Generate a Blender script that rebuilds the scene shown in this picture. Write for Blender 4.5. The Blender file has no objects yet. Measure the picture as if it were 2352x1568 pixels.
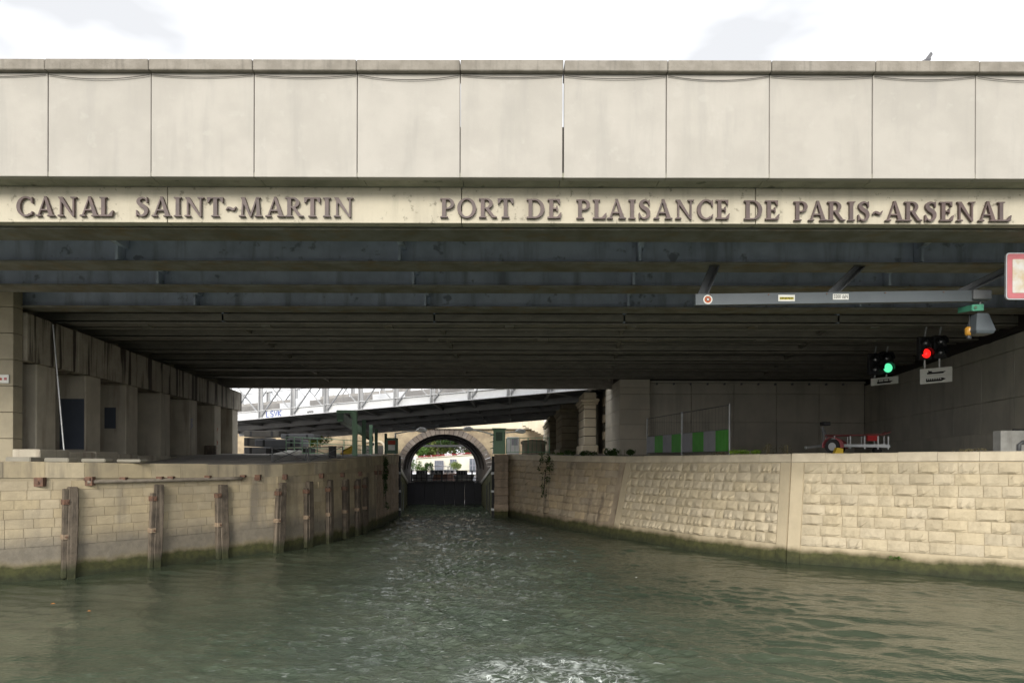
import bpy, bmesh, math, random
import numpy as np
from mathutils import Vector, Matrix
random.seed(7)
rng = np.random.default_rng(7)
scene = bpy.context.scene
C = scene.collection
R = math.radians

# ------------------------------------------------------------------ camera
F, CX, CY, EYE = 1650.0, 1176.0, 1055.0, 3.5      # measured on a 2352 px wide view of the place
cam_d = bpy.data.cameras.new('camera')
cam = bpy.data.objects.new('camera', cam_d); C.objects.link(cam)
cam_d.sensor_fit = 'HORIZONTAL'; cam_d.sensor_width = 36
cam_d.lens = 36 * F / 2352
cam_d.shift_y = (CY - 784) / 2352
cam_d.clip_end = 3000
cam.matrix_world = Matrix.Translation((0, 0, EYE)) @ Matrix.Rotation(R(90), 4, 'X') @ Matrix.Rotation(R(0.15), 4, 'Z')
scene.camera = cam

# ------------------------------------------------------------------ overcast sky, soft sun
SUN_EL, SUN_AZ = 23.0, 192.0
world = bpy.data.worlds.new('World'); scene.world = world; world.use_nodes = True
wn = world.node_tree; wn.nodes.clear()
def wnode(t, **k):
    n = wn.nodes.new(t)
    for a, b in k.items(): setattr(n, a, b)
    return n
wo = wnode('ShaderNodeOutputWorld'); bg = wnode('ShaderNodeBackground')
sky = wnode('ShaderNodeTexSky', sky_type='NISHITA', sun_disc=False, sun_elevation=R(SUN_EL), sun_rotation=R(SUN_AZ))
sc_ = wnode('ShaderNodeVectorMath', operation='SCALE'); sc_.inputs['Scale'].default_value = 0.10
tc = wnode('ShaderNodeTexCoord')
mp = wnode('ShaderNodeMapping'); mp.inputs['Scale'].default_value = (1.2, 1.2, 3.0); mp.inputs['Location'].default_value = (14.8, 7.6, 2.8)
nz = wnode('ShaderNodeTexNoise'); nz.inputs['Scale'].default_value = 1.6; nz.inputs['Detail'].default_value = 5
cr = wnode('ShaderNodeValToRGB')
cr.color_ramp.elements[0].position = 0.34; cr.color_ramp.elements[0].color = (0.385, 0.388, 0.396, 1)
cr.color_ramp.elements[1].position = 0.58; cr.color_ramp.elements[1].color = (1.0, 1.005, 1.02, 1)
mx = wnode('ShaderNodeMix', data_type='RGBA'); mx.inputs[0].default_value = 0.94
L = wn.links.new
L(tc.outputs['Generated'], mp.inputs['Vector']); L(mp.outputs[0], nz.inputs['Vector']); L(nz.outputs['Fac'], cr.inputs['Fac'])
L(sky.outputs[0], sc_.inputs[0]); L(sc_.outputs[0], mx.inputs[6]); L(cr.outputs[0], mx.inputs[7])
L(mx.outputs[2], bg.inputs['Color']); bg.inputs['Strength'].default_value = 1.0; L(bg.outputs[0], wo.inputs['Surface'])
sun_d = bpy.data.lights.new('sun', 'SUN'); sun_d.energy = 1.35; sun_d.angle = R(22); sun_d.color = (1.0, 0.95, 0.86)
sun = bpy.data.objects.new('sun', sun_d); C.objects.link(sun)
# light travels towards +Y, slightly to the right, downwards
sd = Vector((math.sin(R(SUN_AZ)) * math.cos(R(SUN_EL)), math.cos(R(SUN_AZ)) * math.cos(R(SUN_EL)), math.sin(R(SUN_EL))))
sun.rotation_euler = sd.to_track_quat('Z', 'Y').to_euler()
sun.location = (0, -20, 40)
vs = scene.view_settings
vs.view_transform = 'Standard'; vs.look = 'None'; vs.exposure = 1.25; vs.gamma = 1.0; vs.use_curve_mapping = False
scene.cycles.max_bounces = 8; scene.cycles.diffuse_bounces = 5
scene.cycles.use_denoising = True

# ------------------------------------------------------------------ materials
MATS = {}
def mat(name, c1, c2=None, scale=2.0, rough=0.8, bump=0.0, bscale=None, streak=None, streak_amt=0.0, streak_scale=3.0,
        rand=0.0, metal=0.0, emit=None, estr=0.0, zbands=None, spec=0.5, detail=6.0, speck=None, speck_amt=0.0, speck_scale=9.0,
        zstretch=1.0, sz=0.12, st=(0.50, 0.72)):
    """noise blend of two colours, optional vertical streaks of a third, spots of a fourth, bands of growth at the waterline"""
    m = bpy.data.materials.new(name); m.use_nodes = True
    nt = m.node_tree; N = nt.nodes; LK = nt.links.new
    b = N['Principled BSDF']; b.inputs['Roughness'].default_value = rough; b.inputs['Metallic'].default_value = metal
    b.inputs['Specular IOR Level'].default_value = spec
    geo = N.new('ShaderNodeNewGeometry')
    def noise(s, vec=None, det=detail, dist=0.0, rgh=0.6):
        n = N.new('ShaderNodeTexNoise'); n.inputs['Scale'].default_value = s; n.inputs['Detail'].default_value = det
        n.inputs['Roughness'].default_value = rgh; n.inputs['Distortion'].default_value = dist
        LK(vec if vec is not None else geo.outputs['Position'], n.inputs['Vector']); return n.outputs['Fac']
    def ramp(fac, p0, p1):
        n = N.new('ShaderNodeMapRange'); n.interpolation_type = 'SMOOTHSTEP'
        n.inputs['From Min'].default_value = p0; n.inputs['From Max'].default_value = p1
        LK(fac, n.inputs['Value']); return n.outputs[0]
    def math_(op, a, b_):
        n = N.new('ShaderNodeMath'); n.operation = op
        for i, v in enumerate((a, b_)):
            if isinstance(v, (int, float)): n.inputs[i].default_value = v
            else: LK(v, n.inputs[i])
        return n.outputs[0]
    def mix(fac, a, b_):
        n = N.new('ShaderNodeMix'); n.data_type = 'RGBA'
        for i, v in ((0, fac), (6, a), (7, b_)):
            if isinstance(v, tuple): n.inputs[i].default_value = (*v, 1)
            elif isinstance(v, (int, float)): n.inputs[i].default_value = v
            else: LK(v, n.inputs[i])
        return n.outputs[2]
    c2 = c2 or c1
    vec = None
    if zstretch != 1.0:
        mpn = N.new('ShaderNodeMapping'); mpn.inputs['Scale'].default_value = (1, 1, zstretch)
        LK(geo.outputs['Position'], mpn.inputs['Vector']); vec = mpn.outputs[0]
    col = mix(ramp(noise(scale, vec), 0.32, 0.68), c1, c2)
    if streak:
        mpn = N.new('ShaderNodeMapping'); mpn.inputs['Scale'].default_value = (1, 1, sz)
        LK(geo.outputs['Position'], mpn.inputs['Vector'])
        f = ramp(noise(streak_scale, mpn.outputs[0], 5), *st)
        col = mix(math_('MULTIPLY', f, streak_amt), col, streak)
    if speck:
        f = ramp(noise(speck_scale, None, 3), 0.60, 0.70)
        col = mix(math_('MULTIPLY', f, speck_amt), col, speck)
    if rand > 0:
        oi = N.new('ShaderNodeObjectInfo')
        hs = N.new('ShaderNodeHueSaturation')
        LK(math_('ADD', math_('MULTIPLY', oi.outputs['Random'], rand), 1 - rand / 2), hs.inputs['Value'])
        sat = math_('ADD', math_('MULTIPLY', math_('FRACT', math_('MULTIPLY', oi.outputs['Random'], 17.3), 0), rand), 1 - rand / 2)
        LK(sat, hs.inputs['Saturation'])
        LK(col, hs.inputs['Color']); col = hs.outputs[0]
    if zbands:
        sp = N.new('ShaderNodeSeparateXYZ'); LK(geo.outputs['Position'], sp.inputs[0])
        wob = math_('MULTIPLY', math_('SUBTRACT', noise(1.3, None, 8), 0.5), 0.42)
        zz = math_('ADD', sp.outputs['Z'], wob)
        for (za, zb, bc, amt) in zbands:            # full below za, gone above zb
            f = ramp(zz, zb, za)
            f = math_('MULTIPLY', f, amt)
            patch = math_('ADD', math_('MULTIPLY', noise(2.0, None, 5), 0.5), 0.72)
            n = N.new('ShaderNodeClamp'); LK(math_('MULTIPLY', f, patch), n.inputs[0])
            bcm = mix(ramp(noise(5.0, None, 4), 0.35, 0.65), bc, tuple(v * (0.62 if bc[0] < .1 else 0.8) for v in bc))
            col = mix(n.outputs[0], col, bcm)
    LK(col, b.inputs['Base Color'])
    if bump:
        bp = N.new('ShaderNodeBump'); bp.inputs['Strength'].default_value = 1.0; bp.inputs['Distance'].default_value = bump
        LK(noise(bscale or scale * 6, None, 8, 0, 0.65), bp.inputs['Height']); LK(bp.outputs[0], b.inputs['Normal'])
    if emit:
        b.inputs['Emission Color'].default_value = (*emit, 1); b.inputs['Emission Strength'].default_value = estr
    MATS[name] = m
    return m

MOSS = [(0.40, 0.62, (0.15, 0.12, 0.06), 0.75), (0.28, 0.50, (0.072, 0.074, 0.024), 1.4), (0.0, 0.30, (0.036, 0.042, 0.018), 1.0)]
mat('parapet_concrete', (0.405, 0.380, 0.340), (0.360, 0.338, 0.302), 1.1, 0.85, 0.002, 30, streak=(0.27, 0.262, 0.24), streak_amt=0.28, streak_scale=3.0,
    speck=(0.43, 0.41, 0.37), speck_amt=0.35, speck_scale=3.0, rand=0.05)
mat('coping_concrete', (0.27, 0.245, 0.21), (0.20, 0.18, 0.15), 3.0, 0.9, 0.012, 14, streak=(0.13, 0.118, 0.10), streak_amt=0.5, streak_scale=9, rand=0.08)
mat('band_stone', (0.50, 0.455, 0.355), (0.44, 0.40, 0.315), 1.4, 0.8, 0.003, 20, speck=(0.09, 0.08, 0.055), speck_amt=0.55, speck_scale=7.0,
    streak=(0.25, 0.225, 0.17), streak_amt=0.3, streak_scale=4)
mat('soffit_stone', (0.34, 0.33, 0.26), (0.26, 0.26, 0.20), 2.5, 0.85, 0.003, 20, speck=(0.06, 0.07, 0.04), speck_amt=0.6, speck_scale=3)
mat('joint_dark', (0.05, 0.04, 0.035))
mat('letter_bronze', (0.105, 0.070, 0.064), (0.080, 0.056, 0.052), 6, 0.55, 0.001, 40, rand=0.12)
mat('steel_blue', (0.56, 0.62, 0.75), (0.42, 0.47, 0.58), 1.3, 0.65, 0.003, 12, streak=(0.13, 0.14, 0.16), streak_amt=0.6, streak_scale=1.8,
    speck=(0.09, 0.10, 0.12), speck_amt=0.6, speck_scale=2.4)
mat('steel_flange', (0.16, 0.145, 0.105), (0.24, 0.235, 0.205), 1.6, 0.75, 0.003, 12, streak=(0.22, 0.14, 0.05), streak_amt=0.5, streak_scale=2.0, sz=1.0)
mat('steel_brown', (0.29, 0.265, 0.225), (0.21, 0.195, 0.17), 1.6, 0.8, 0.006, 14, speck=(0.40, 0.36, 0.29), speck_amt=0.7, speck_scale=12, zstretch=4)
mat('beam_concrete', (0.40, 0.36, 0.285), (0.30, 0.265, 0.21), 1.6, 0.85, 0.006, 16, streak=(0.03, 0.02, 0.015), streak_amt=0.95, streak_scale=2.4, sz=0.07, st=(0.50, 0.60))
mat('pillar_concrete', (0.50, 0.455, 0.36), (0.40, 0.36, 0.285), 1.2, 0.85, 0.005, 18, streak=(0.15, 0.10, 0.07), streak_amt=0.5, streak_scale=2.0)
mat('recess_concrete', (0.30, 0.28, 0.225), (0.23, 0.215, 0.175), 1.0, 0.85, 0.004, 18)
mat('pier_stone', (0.36, 0.315, 0.225), (0.29, 0.255, 0.185), 1.6, 0.85, 0.004, 18, rand=0.12)
mat('wall_panel', (0.50, 0.47, 0.395), (0.42, 0.395, 0.335), 0.9, 0.8, 0.003, 20, streak=(0.23, 0.21, 0.18), streak_amt=0.35, streak_scale=1.4, rand=0.06)
mat('block_panel', (0.50, 0.455, 0.37), (0.43, 0.395, 0.325), 0.9, 0.8, 0.003, 20, rand=0.08)
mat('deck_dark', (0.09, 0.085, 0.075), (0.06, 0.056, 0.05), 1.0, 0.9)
mat('asphalt', (0.06, 0.06, 0.058), (0.05, 0.05, 0.048), 3, 0.9)
mat('quay_stone_new', (0.56, 0.48, 0.34), (0.47, 0.40, 0.28), 1.7, 0.85, 0.035, 6, streak=(0.34, 0.28, 0.19), streak_amt=0.35, streak_scale=3.0, sz=0.5,
    rand=0.13, zbands=MOSS)
mat('quay_plain_new', (0.55, 0.465, 0.32), (0.47, 0.395, 0.27), 1.2, 0.85, 0.006, 14, streak=(0.36, 0.31, 0.22), streak_amt=0.3, streak_scale=2.0, zbands=MOSS)
mat('quay_coping_new', (0.64, 0.56, 0.42), (0.53, 0.46, 0.34), 2.0, 0.85, 0.010, 12, streak=(0.40, 0.33, 0.22), streak_amt=0.35, streak_scale=2.5, rand=0.08)
mat('quay_stone_old', (0.52, 0.42, 0.285), (0.40, 0.325, 0.225), 1.6, 0.9, 0.018, 9, streak=(0.09, 0.07, 0.05), streak_amt=0.75, streak_scale=1.3, rand=0.22, zbands=MOSS)
mat('quay_plain_old', (0.42, 0.34, 0.24), (0.31, 0.25, 0.18), 1.6, 0.9, 0.02, 9, streak=(0.09, 0.07, 0.05), streak_amt=0.75, streak_scale=1.3, zbands=MOSS)
LB = [(0.80, 1.60, (0.215, 0.19, 0.15), 0.95), (0.30, 0.62, (0.46, 0.40, 0.28), 0.9)] + MOSS
mat('quay_stone_left', (0.48, 0.40, 0.265), (0.385, 0.32, 0.215), 1.5, 0.88, 0.010, 12, streak=(0.19, 0.165, 0.13), streak_amt=0.8, streak_scale=1.1, rand=0.13, zbands=LB)
mat('quay_plain_left', (0.40, 0.335, 0.225), (0.33, 0.28, 0.19), 1.5, 0.88, 0.010, 12, streak=(0.22, 0.185, 0.14), streak_amt=0.75, streak_scale=1.0, zbands=LB)
mat('quay_coping_left', (0.49, 0.41, 0.27), (0.36, 0.305, 0.21), 1.1, 0.88, 0.010, 14, streak=(0.16, 0.14, 0.11), streak_amt=0.8, streak_scale=1.6, rand=0.14)
mat('lock_brick', (0.40, 0.31, 0.225), (0.28, 0.22, 0.16), 3, 0.9, 0.03, 10, streak=(0.07, 0.06, 0.045), streak_amt=0.6, streak_scale=1.5, rand=0.15, zbands=MOSS)
mat('lock_wall_mossy', (0.16, 0.15, 0.085), (0.10, 0.105, 0.045), 1.4, 0.9, 0.03, 8, streak=(0.05, 0.055, 0.035), streak_amt=0.7, streak_scale=1.6)
mat('arch_stone', (0.20, 0.165, 0.135), (0.13, 0.11, 0.095), 0.8, 0.9, 0.02, 6, rand=0.3)
mat('spandrel_stone', (0.42, 0.34, 0.22), (0.24, 0.19, 0.13), 0.7, 0.9, 0.03, 5)
mat('cream_stone', (0.66, 0.58, 0.44), (0.58, 0.51, 0.39), 0.8, 0.85, 0.004, 10, rand=0.06)
mat('pale_coping', (0.62, 0.60, 0.55), (0.52, 0.50, 0.45), 1.5, 0.85, 0.006, 10)
mat('timber_wet', (0.14, 0.112, 0.082), (0.062, 0.05, 0.038), 2.2, 0.85, 0.02, 10, streak=(0.26, 0.21, 0.16), streak_amt=0.6, streak_scale=8, sz=0.05,
    zbands=[(0.15, 0.5, (0.05, 0.055, 0.022), 1.1)])
mat('rust', (0.18, 0.095, 0.06), (0.10, 0.06, 0.045), 9, 0.85, 0.004, 30)
mat('bracket_pale', (0.33, 0.25, 0.17), (0.22, 0.16, 0.11), 9, 0.85, 0.004, 30)
mat('pipe_grey', (0.30, 0.26, 0.205), (0.20, 0.17, 0.135), 3, 0.7, 0.002, 20)
mat('cobble', (0.50, 0.47, 0.43), (0.36, 0.335, 0.305), 1.4, 0.9, 0.03, 7, speck=(0.12, 0.115, 0.10), speck_amt=0.6, speck_scale=6)
mat('earth', (0.20, 0.18, 0.145), (0.14, 0.125, 0.10), 0.7, 0.95, 0.01, 8)
mat('paint_blue_grey', (0.075, 0.088, 0.115), (0.06, 0.07, 0.092), 1.0, 0.7)
mat('graffiti_red', (0.35, 0.05, 0.03)); mat('graffiti_blue', (0.16, 0.20, 0.45)); mat('graffiti_black', (0.03, 0.03, 0.035))
mat('viaduct_wall', (0.34, 0.325, 0.31), (0.24, 0.23, 0.22), 0.6, 0.85, streak=(0.16, 0.15, 0.14), streak_amt=0.6, streak_scale=1.0)
mat('truss_shaded', (0.36, 0.365, 0.375), (0.29, 0.295, 0.305), 1.0, 0.55)  # shade on the white truss's posts and diagonals put into this grey
mat('white_steel', (0.80, 0.81, 0.82), (0.72, 0.73, 0.745), 0.9, 0.5, 0, streak=(0.58, 0.59, 0.61), streak_amt=0.35, streak_scale=1.0)
mat('viaduct_dark', (0.14, 0.145, 0.155), (0.11, 0.115, 0.125), 0.8, 0.7)
mat('viaduct_rib', (0.34, 0.345, 0.355), (0.26, 0.265, 0.275), 0.8, 0.7)
mat('green_paint', (0.24, 0.41, 0.26), (0.20, 0.35, 0.22), 2, 0.5)
mat('green_dark', (0.085, 0.16, 0.10), (0.065, 0.125, 0.08), 2, 0.55)
mat('grey_steel', (0.13, 0.135, 0.14), (0.10, 0.105, 0.11), 2, 0.5, 0.0)
mat('bar_steel', (0.085, 0.10, 0.11), (0.07, 0.083, 0.092), 1.5, 0.5)
mat('galvanised', (0.42, 0.43, 0.43), (0.33, 0.34, 0.345), 4, 0.45, 0, metal=0.4)
mat('black_iron', (0.018, 0.018, 0.020), (0.012, 0.012, 0.014), 2, 0.6)
mat('gate_black', (0.010, 0.010, 0.016), (0.007, 0.007, 0.011), 2, 0.55)
mat('white_paint', (0.72, 0.72, 0.69), (0.66, 0.66, 0.63), 3, 0.5)
mat('worn_white', (0.42, 0.42, 0.40), (0.33, 0.33, 0.31), 3, 0.7, streak=(0.2, 0.19, 0.17), streak_amt=.5)
mat('lamp_paint', (0.85, 0.85, 0.84), (0.80, 0.80, 0.79), 3, 0.4)
mat('sign_white', (0.66, 0.66, 0.62), (0.60, 0.60, 0.56), 5, 0.5)
mat('sign_red', (0.42, 0.115, 0.125), (0.36, 0.10, 0.11), 3, 0.5)
mat('sign_rusty_white', (0.50, 0.49, 0.46), (0.42, 0.33, 0.20), 4, 0.5)
mat('sign_black', (0.015, 0.014, 0.014)); mat('sticker_orange', (0.42, 0.10, 0.035)); mat('sticker_yellow', (0.50, 0.43, 0.06))
mat('plate_green', (0.075, 0.30, 0.19), (0.06, 0.25, 0.16), 5, 0.45)
mat('lamp_amber', (0.40, 0.20, 0.03), (0.32, 0.16, 0.02), 20, 0.3, emit=(0.9, 0.42, 0.05), estr=0.05)
mat('glint_white', (0.9, 0.9, 0.85), emit=(1, 0.95, 0.85), estr=1.2)
mat('light_green', (0.1, 0.5, 0.3), emit=(0.10, 0.75, 0.36), estr=0.55, rough=0.3)
mat('light_red', (0.5, 0.03, 0.02), emit=(1.0, 0.012, 0.010), estr=0.62, rough=0.3)
mat('lens_dark', (0.035, 0.037, 0.042), rough=0.15)
mat('board_grey', (0.36, 0.36, 0.38), (0.31, 0.31, 0.33), 2, 0.6); mat('board_green', (0.095, 0.40, 0.055), (0.08, 0.33, 0.045), 2, 0.55)
mat('mudguard_red', (0.45, 0.13, 0.14), (0.36, 0.07, 0.08), 3, 0.5); mat('tail_red', (0.42, 0.02, 0.02), rough=0.4)
mat('rust_red', (0.17, 0.045, 0.04), (0.11, 0.03, 0.028), 5, 0.6); mat('rubber', (0.022, 0.022, 0.022), (0.03, 0.03, 0.03), 4, 0.85); mat('yellow_paint', (0.62, 0.43, 0.03), (0.55, 0.37, 0.02), 3, 0.6)
mat('window_glass', (0.10, 0.12, 0.14), (0.20, 0.22, 0.25), 1.0, 0.1)
mat('facade_cream', (0.80, 0.76, 0.64), (0.74, 0.70, 0.58), 0.6, 0.85); mat('window_frame_grey', (0.36, 0.35, 0.40), (0.30, 0.29, 0.33), 2)
mat('hull_brown', (0.33, 0.17, 0.10), (0.25, 0.12, 0.08), 1, 0.5); mat('awning_white', (0.85, 0.85, 0.83)); mat('hull_white', (0.7, 0.7, 0.68))
mat('bark', (0.10, 0.08, 0.06), (0.06, 0.05, 0.04), 3)
mat('feather', (0.13, 0.13, 0.14), (0.08, 0.08, 0.09), 12, 0.7)
mat('dead_leaf', (0.40, 0.16, 0.04)); mat('cable_black', (0.05, 0.045, 0.04))
def leafmat(name, c1, c2):
    m = mat(name, c1, c2, 1.3, 0.6, spec=0.3)
    nt = m.node_tree; b = nt.nodes['Principled BSDF']; tr = nt.nodes.new('ShaderNodeBsdfTranslucent'); ms = nt.nodes.new('ShaderNodeMixShader')
    ms.inputs[0].default_value = 0.3; tr.inputs[0].default_value = (*c2, 1)
    nt.links.new(b.outputs[0], ms.inputs[1]); nt.links.new(tr.outputs[0], ms.inputs[2]); nt.links.new(ms.outputs[0], nt.nodes['Material Output'].inputs[0])
leafmat('leaf_mid', (0.06, 0.12, 0.025), (0.11, 0.19, 0.04)); leafmat('leaf_dark', (0.025, 0.055, 0.015), (0.05, 0.09, 0.022))
leafmat('leaf_bright', (0.16, 0.28, 0.04), (0.24, 0.36, 0.05)); leafmat('leaf_dry', (0.24, 0.21, 0.11), (0.16, 0.14, 0.08))
leafmat('leaf_olive', (0.15, 0.20, 0.06), (0.22, 0.27, 0.08)); leafmat('petal_red', (0.35, 0.02, 0.04), (0.45, 0.05, 0.08))

# ------------------------------------------------------------------ builders
def W(x, y, d):
    return Vector(((x - CX) / F * d, d, EYE + (CY - y) / F * d))
ORG = {}
def org(o): return ORG.get(o.name, Vector((0, 0, 0)))
def tag(o, label=None, cat=None, group=None, kind=None):
    if label: o['label'] = label
    if cat: o['category'] = cat
    if group: o['group'] = group
    if kind: o['kind'] = kind
    return o
def thing(name, label, cat, loc, group=None):
    o = bpy.data.objects.new(name, None); C.objects.link(o); o.location = loc; o.empty_display_size = 0.2
    ORG[o.name] = Vector(loc); return tag(o, label, cat, group)
class MB:
    def __init__(s): s.v = []; s.f = []
    def add(s, vs_, fs):
        n = len(s.v); s.v += [tuple(v) for v in vs_]; s.f += [tuple(i + n for i in f) for f in fs]; return s
    def hexa(s, p):      # 8 points: bottom loop of 4, top loop of 4
        return s.add(p, [(3, 2, 1, 0), (4, 5, 6, 7), (0, 1, 5, 4), (1, 2, 6, 5), (2, 3, 7, 6), (3, 0, 4, 7)])
    def box(s, x0, x1, y0, y1, z0, z1):
        return s.hexa([(x0, y0, z0), (x1, y0, z0), (x1, y1, z0), (x0, y1, z0), (x0, y0, z1), (x1, y0, z1), (x1, y1, z1), (x0, y1, z1)])
    def beam(s, p, q, w, h, up=(0, 0, 1)):
        p = Vector(p); q = Vector(q); t = (q - p).normalized(); up = Vector(up)
        if abs(t.dot(up)) > 0.99: up = Vector((0, 1, 0))
        a = t.cross(up).normalized(); b = a.cross(t).normalized(); a = a * (w / 2); b = b * (h / 2)
        return s.hexa([p - a - b, p + a - b, q + a - b, q - a - b, p - a + b, p + a + b, q + a + b, q - a + b])
    def tube(s, pts, r, n=8, cap=True):
        pts = [Vector(p) for p in pts]; rs = r if isinstance(r, (list, tuple)) else [r] * len(pts); vs_ = []; fs = []
        prev = None
        for i, p in enumerate(pts):
            t = (pts[min(i + 1, len(pts) - 1)] - pts[max(i - 1, 0)]).normalized()
            a = (prev - t * prev.dot(t)) if prev is not None else t.cross(Vector((0, 0, 1)) if abs(t.z) < 0.9 else Vector((1, 0, 0)))
            a.normalize(); prev = a; b = t.cross(a)
            for k in range(n):
                g = 2 * math.pi * k / n; vs_.append(p + (a * math.cos(g) + b * math.sin(g)) * rs[i])
        for i in range(len(pts) - 1):
            for k in range(n):
                fs.append((i * n + k, i * n + (k + 1) % n, (i + 1) * n + (k + 1) % n, (i + 1) * n + k))
        if cap: fs += [tuple(range(n - 1, -1, -1)), tuple(range((len(pts) - 1) * n, len(pts) * n))]
        return s.add(vs_, fs)
    def prism(s, poly, o, u, v, w):      # polygon (a,b) in plane o+a*u+b*v, extruded by vector w
        o, u, v, w = map(Vector, (o, u, v, w)); n = len(poly)
        a = [o + u * p[0] + v * p[1] for p in poly]; b = [p + w for p in a]
        return s.add(a + b, [tuple(range(n - 1, -1, -1)), tuple(range(n, 2 * n))] + [(i, (i + 1) % n, n + (i + 1) % n, n + i) for i in range(n)])
    def lathe(s, c, prof, n=16):      # profile (r,z) about a vertical axis through c
        c = Vector(c); vs_ = []; fs = []
        for r, z in prof:
            for k in range(n): g = 2 * math.pi * k / n; vs_.append(c + Vector((r * math.cos(g), r * math.sin(g), z)))
        for i in range(len(prof) - 1):
            for k in range(n): fs.append((i * n + k, i * n + (k + 1) % n, (i + 1) * n + (k + 1) % n, (i + 1) * n + k))
        fs += [tuple(range(n - 1, -1, -1)), tuple(range((len(prof) - 1) * n, len(prof) * n))]
        return s.add(vs_, fs)
    def build(s, name, m, parent=None, smooth=False, bevel=0.0):
        me = bpy.data.meshes.new(name); o0 = org(parent) if parent else Vector((0, 0, 0))
        me.from_pydata([(v[0] - o0.x, v[1] - o0.y, v[2] - o0.z) for v in s.v], [], s.f); me.validate()
        bm = bmesh.new(); bm.from_mesh(me); bmesh.ops.recalc_face_normals(bm, faces=bm.faces)
        if bevel: bmesh.ops.bevel(bm, geom=bm.edges[:], offset=bevel, segments=1, affect='EDGES')
        bm.to_mesh(me); bm.free()
        me.materials.append(MATS[m])
        if smooth: me.polygons.foreach_set('use_smooth', [True] * len(me.polygons))
        o = bpy.data.objects.new(name, me); C.objects.link(o)
        if parent: o.parent = parent; ORG[o.name] = o0
        return o
def place(name, me, parent, loc, rot=None, scale=(1, 1, 1)):
    o = bpy.data.objects.new(name, me); C.objects.link(o); o.parent = parent
    M = Matrix.Translation(Vector(loc) - org(parent)) @ (rot.to_4x4() if rot else Matrix()) @ Matrix.Diagonal((*scale, 1))
    o.matrix_local = M; return o
def struct(o): o['kind'] = 'structure'; return o

# ================================================================== THE SETTING
# waterline of the two quays (x, y), height of the top, set-back of the top (batter)
LQ = [(-46, -6, 3.4, .0), (-20, 15.4, 3.42, .0), (-14.2, 20.3, 3.41, .05), (-12.9, 21.4, 3.38, .05), (-11.4, 23.4, 3.33, .05), (-10.2, 25.3, 3.31, .05), (-8.7, 27.1, 3.29, .05),
      (-7.8, 29.6, 3.36, .05), (-7.1, 33.4, 3.58, .05), (-6.85, 38.0, 3.70, .05), (-6.88, 43.0, 3.78, .05)]
RQ = [(46, -2, 3.85, .4), (24, 14.6, 3.82, .4), (14.7, 21.0, 3.79, .4), (13.3, 21.9, 3.78, .4), (9.4, 24.6, 3.73, .45), (7.0, 27.9, 3.70, .65), (4.54, 32.6, 3.67, .85), (2.7, 36.1, 3.70, .5), (1.2, 39.8, 3.76, .2), (-.35, 44.0, 3.82, .0)]
class Wall:
    def __init__(s, pts, side):     # side +1: land lies to the right (+x)
        s.p = [Vector((a, b, 0)) for a, b, _, _ in pts]; s.h = [c for _, _, c, _ in pts]; s.sb = [d for *_, d in pts]; s.side = side
        s.s = [0]
        for i in range(1, len(s.p)): s.s.append(s.s[-1] + (s.p[i] - s.p[i - 1]).length)
        s.nv = []
        for i in range(len(s.p)):
            t = (s.p[min(i + 1, len(s.p) - 1)] - s.p[max(i - 1, 0)]).normalized()
            s.nv.append(Vector((t.y, -t.x, 0)) * side)
    def at(s, q):
        q = max(0, min(q, s.s[-1]))
        for i in range(len(s.s) - 1):
            if q <= s.s[i + 1] + 1e-9:
                k = (q - s.s[i]) / (s.s[i + 1] - s.s[i]); break
        lp = lambda a: a[i] * (1 - k) + a[i + 1] * k
        return lp(s.p), lp(s.h), lp(s.sb), (s.nv[i] * (1 - k) + s.nv[i + 1] * k).normalized()
    def pt(s, q, z, out=0.0):       # point on the face; out>0 towards the water
        b, h, sb, n = s.at(q); return b + n * (sb * z / h - out) + Vector((0, 0, z))
    def s_of(s, y):                 # arc length where the line reaches depth y
        for i in range(len(s.p) - 1):
            if s.p[i].y <= y <= s.p[i + 1].y: return s.s[i] + (s.s[i + 1] - s.s[i]) * (y - s.p[i].y) / (s.p[i + 1].y - s.p[i].y)
        return s.s[-1]
WL, WR = Wall(LQ, -1), Wall(RQ, 1)

# ---- ground either side
def ground(name, wall, sgn, m, lock):
    mb = MB(); edge = []
    for i in range(len(wall.p)):
        e = wall.p[i] + wall.nv[i] * (wall.sb[i] + 0.35); edge.append(Vector((e.x, e.y, wall.h[i] - 0.02)))
    edge += [Vector(p) for p in lock]
    n = len(edge)
    vs_ = []
    for e in edge:
        vs_ += [e, Vector((e.x + sgn * 6, e.y, e.z + 0.02)), Vector((sgn * 700, e.y, e.z + 0.1))]
    fs = [(3 * i + k, 3 * i + k + 1, 3 * i + k + 4, 3 * i + k + 3) for i in range(n - 1) for k in range(2)]
    mb.add(vs_, fs); return struct(mb.build(name, m))
lock_l = lambda y: -6.9 - (y - 43.4) * 0.1
lock_r = lambda y: -1.14 - (y - 43.75) * 0.1
ground('ground_left', WL, -1, 'cobble', [(lock_l(44) - 1.3, 44, 3.8), (lock_l(56) - 1.4, 56, 3.82), (-14.6, 90, 3.9), (-14.6, 90.9, 3.9)])
ground('ground_right', WR, 1, 'earth', [(lock_r(45) + 1.2, 45, 3.84), (lock_r(56) + 1.4, 56, 3.86), (-2.3, 90, 3.9), (-2.3, 90.9, 3.9)])
# the far basin banks, flat and running to the horizon
struct(MB().add([(-900, 91, .75), (-40, 91, .75), (-40, 149, .75), (40, 149, .75), (40, 91, .75), (900, 91, .75), (900, 2400, .75), (-900, 2400, .75)],
                [(0, 1, 2, 7), (2, 3, 6, 7), (3, 4, 5, 6)]).build('ground_far', 'earth'))
struct(MB().add([(-40, 56.6, .3), (30, 56.6, .3), (45, 149.5, .3), (-40, 149.5, .3)], [(0, 1, 2, 3)]).build('basin_water', 'window_glass'))

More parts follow.
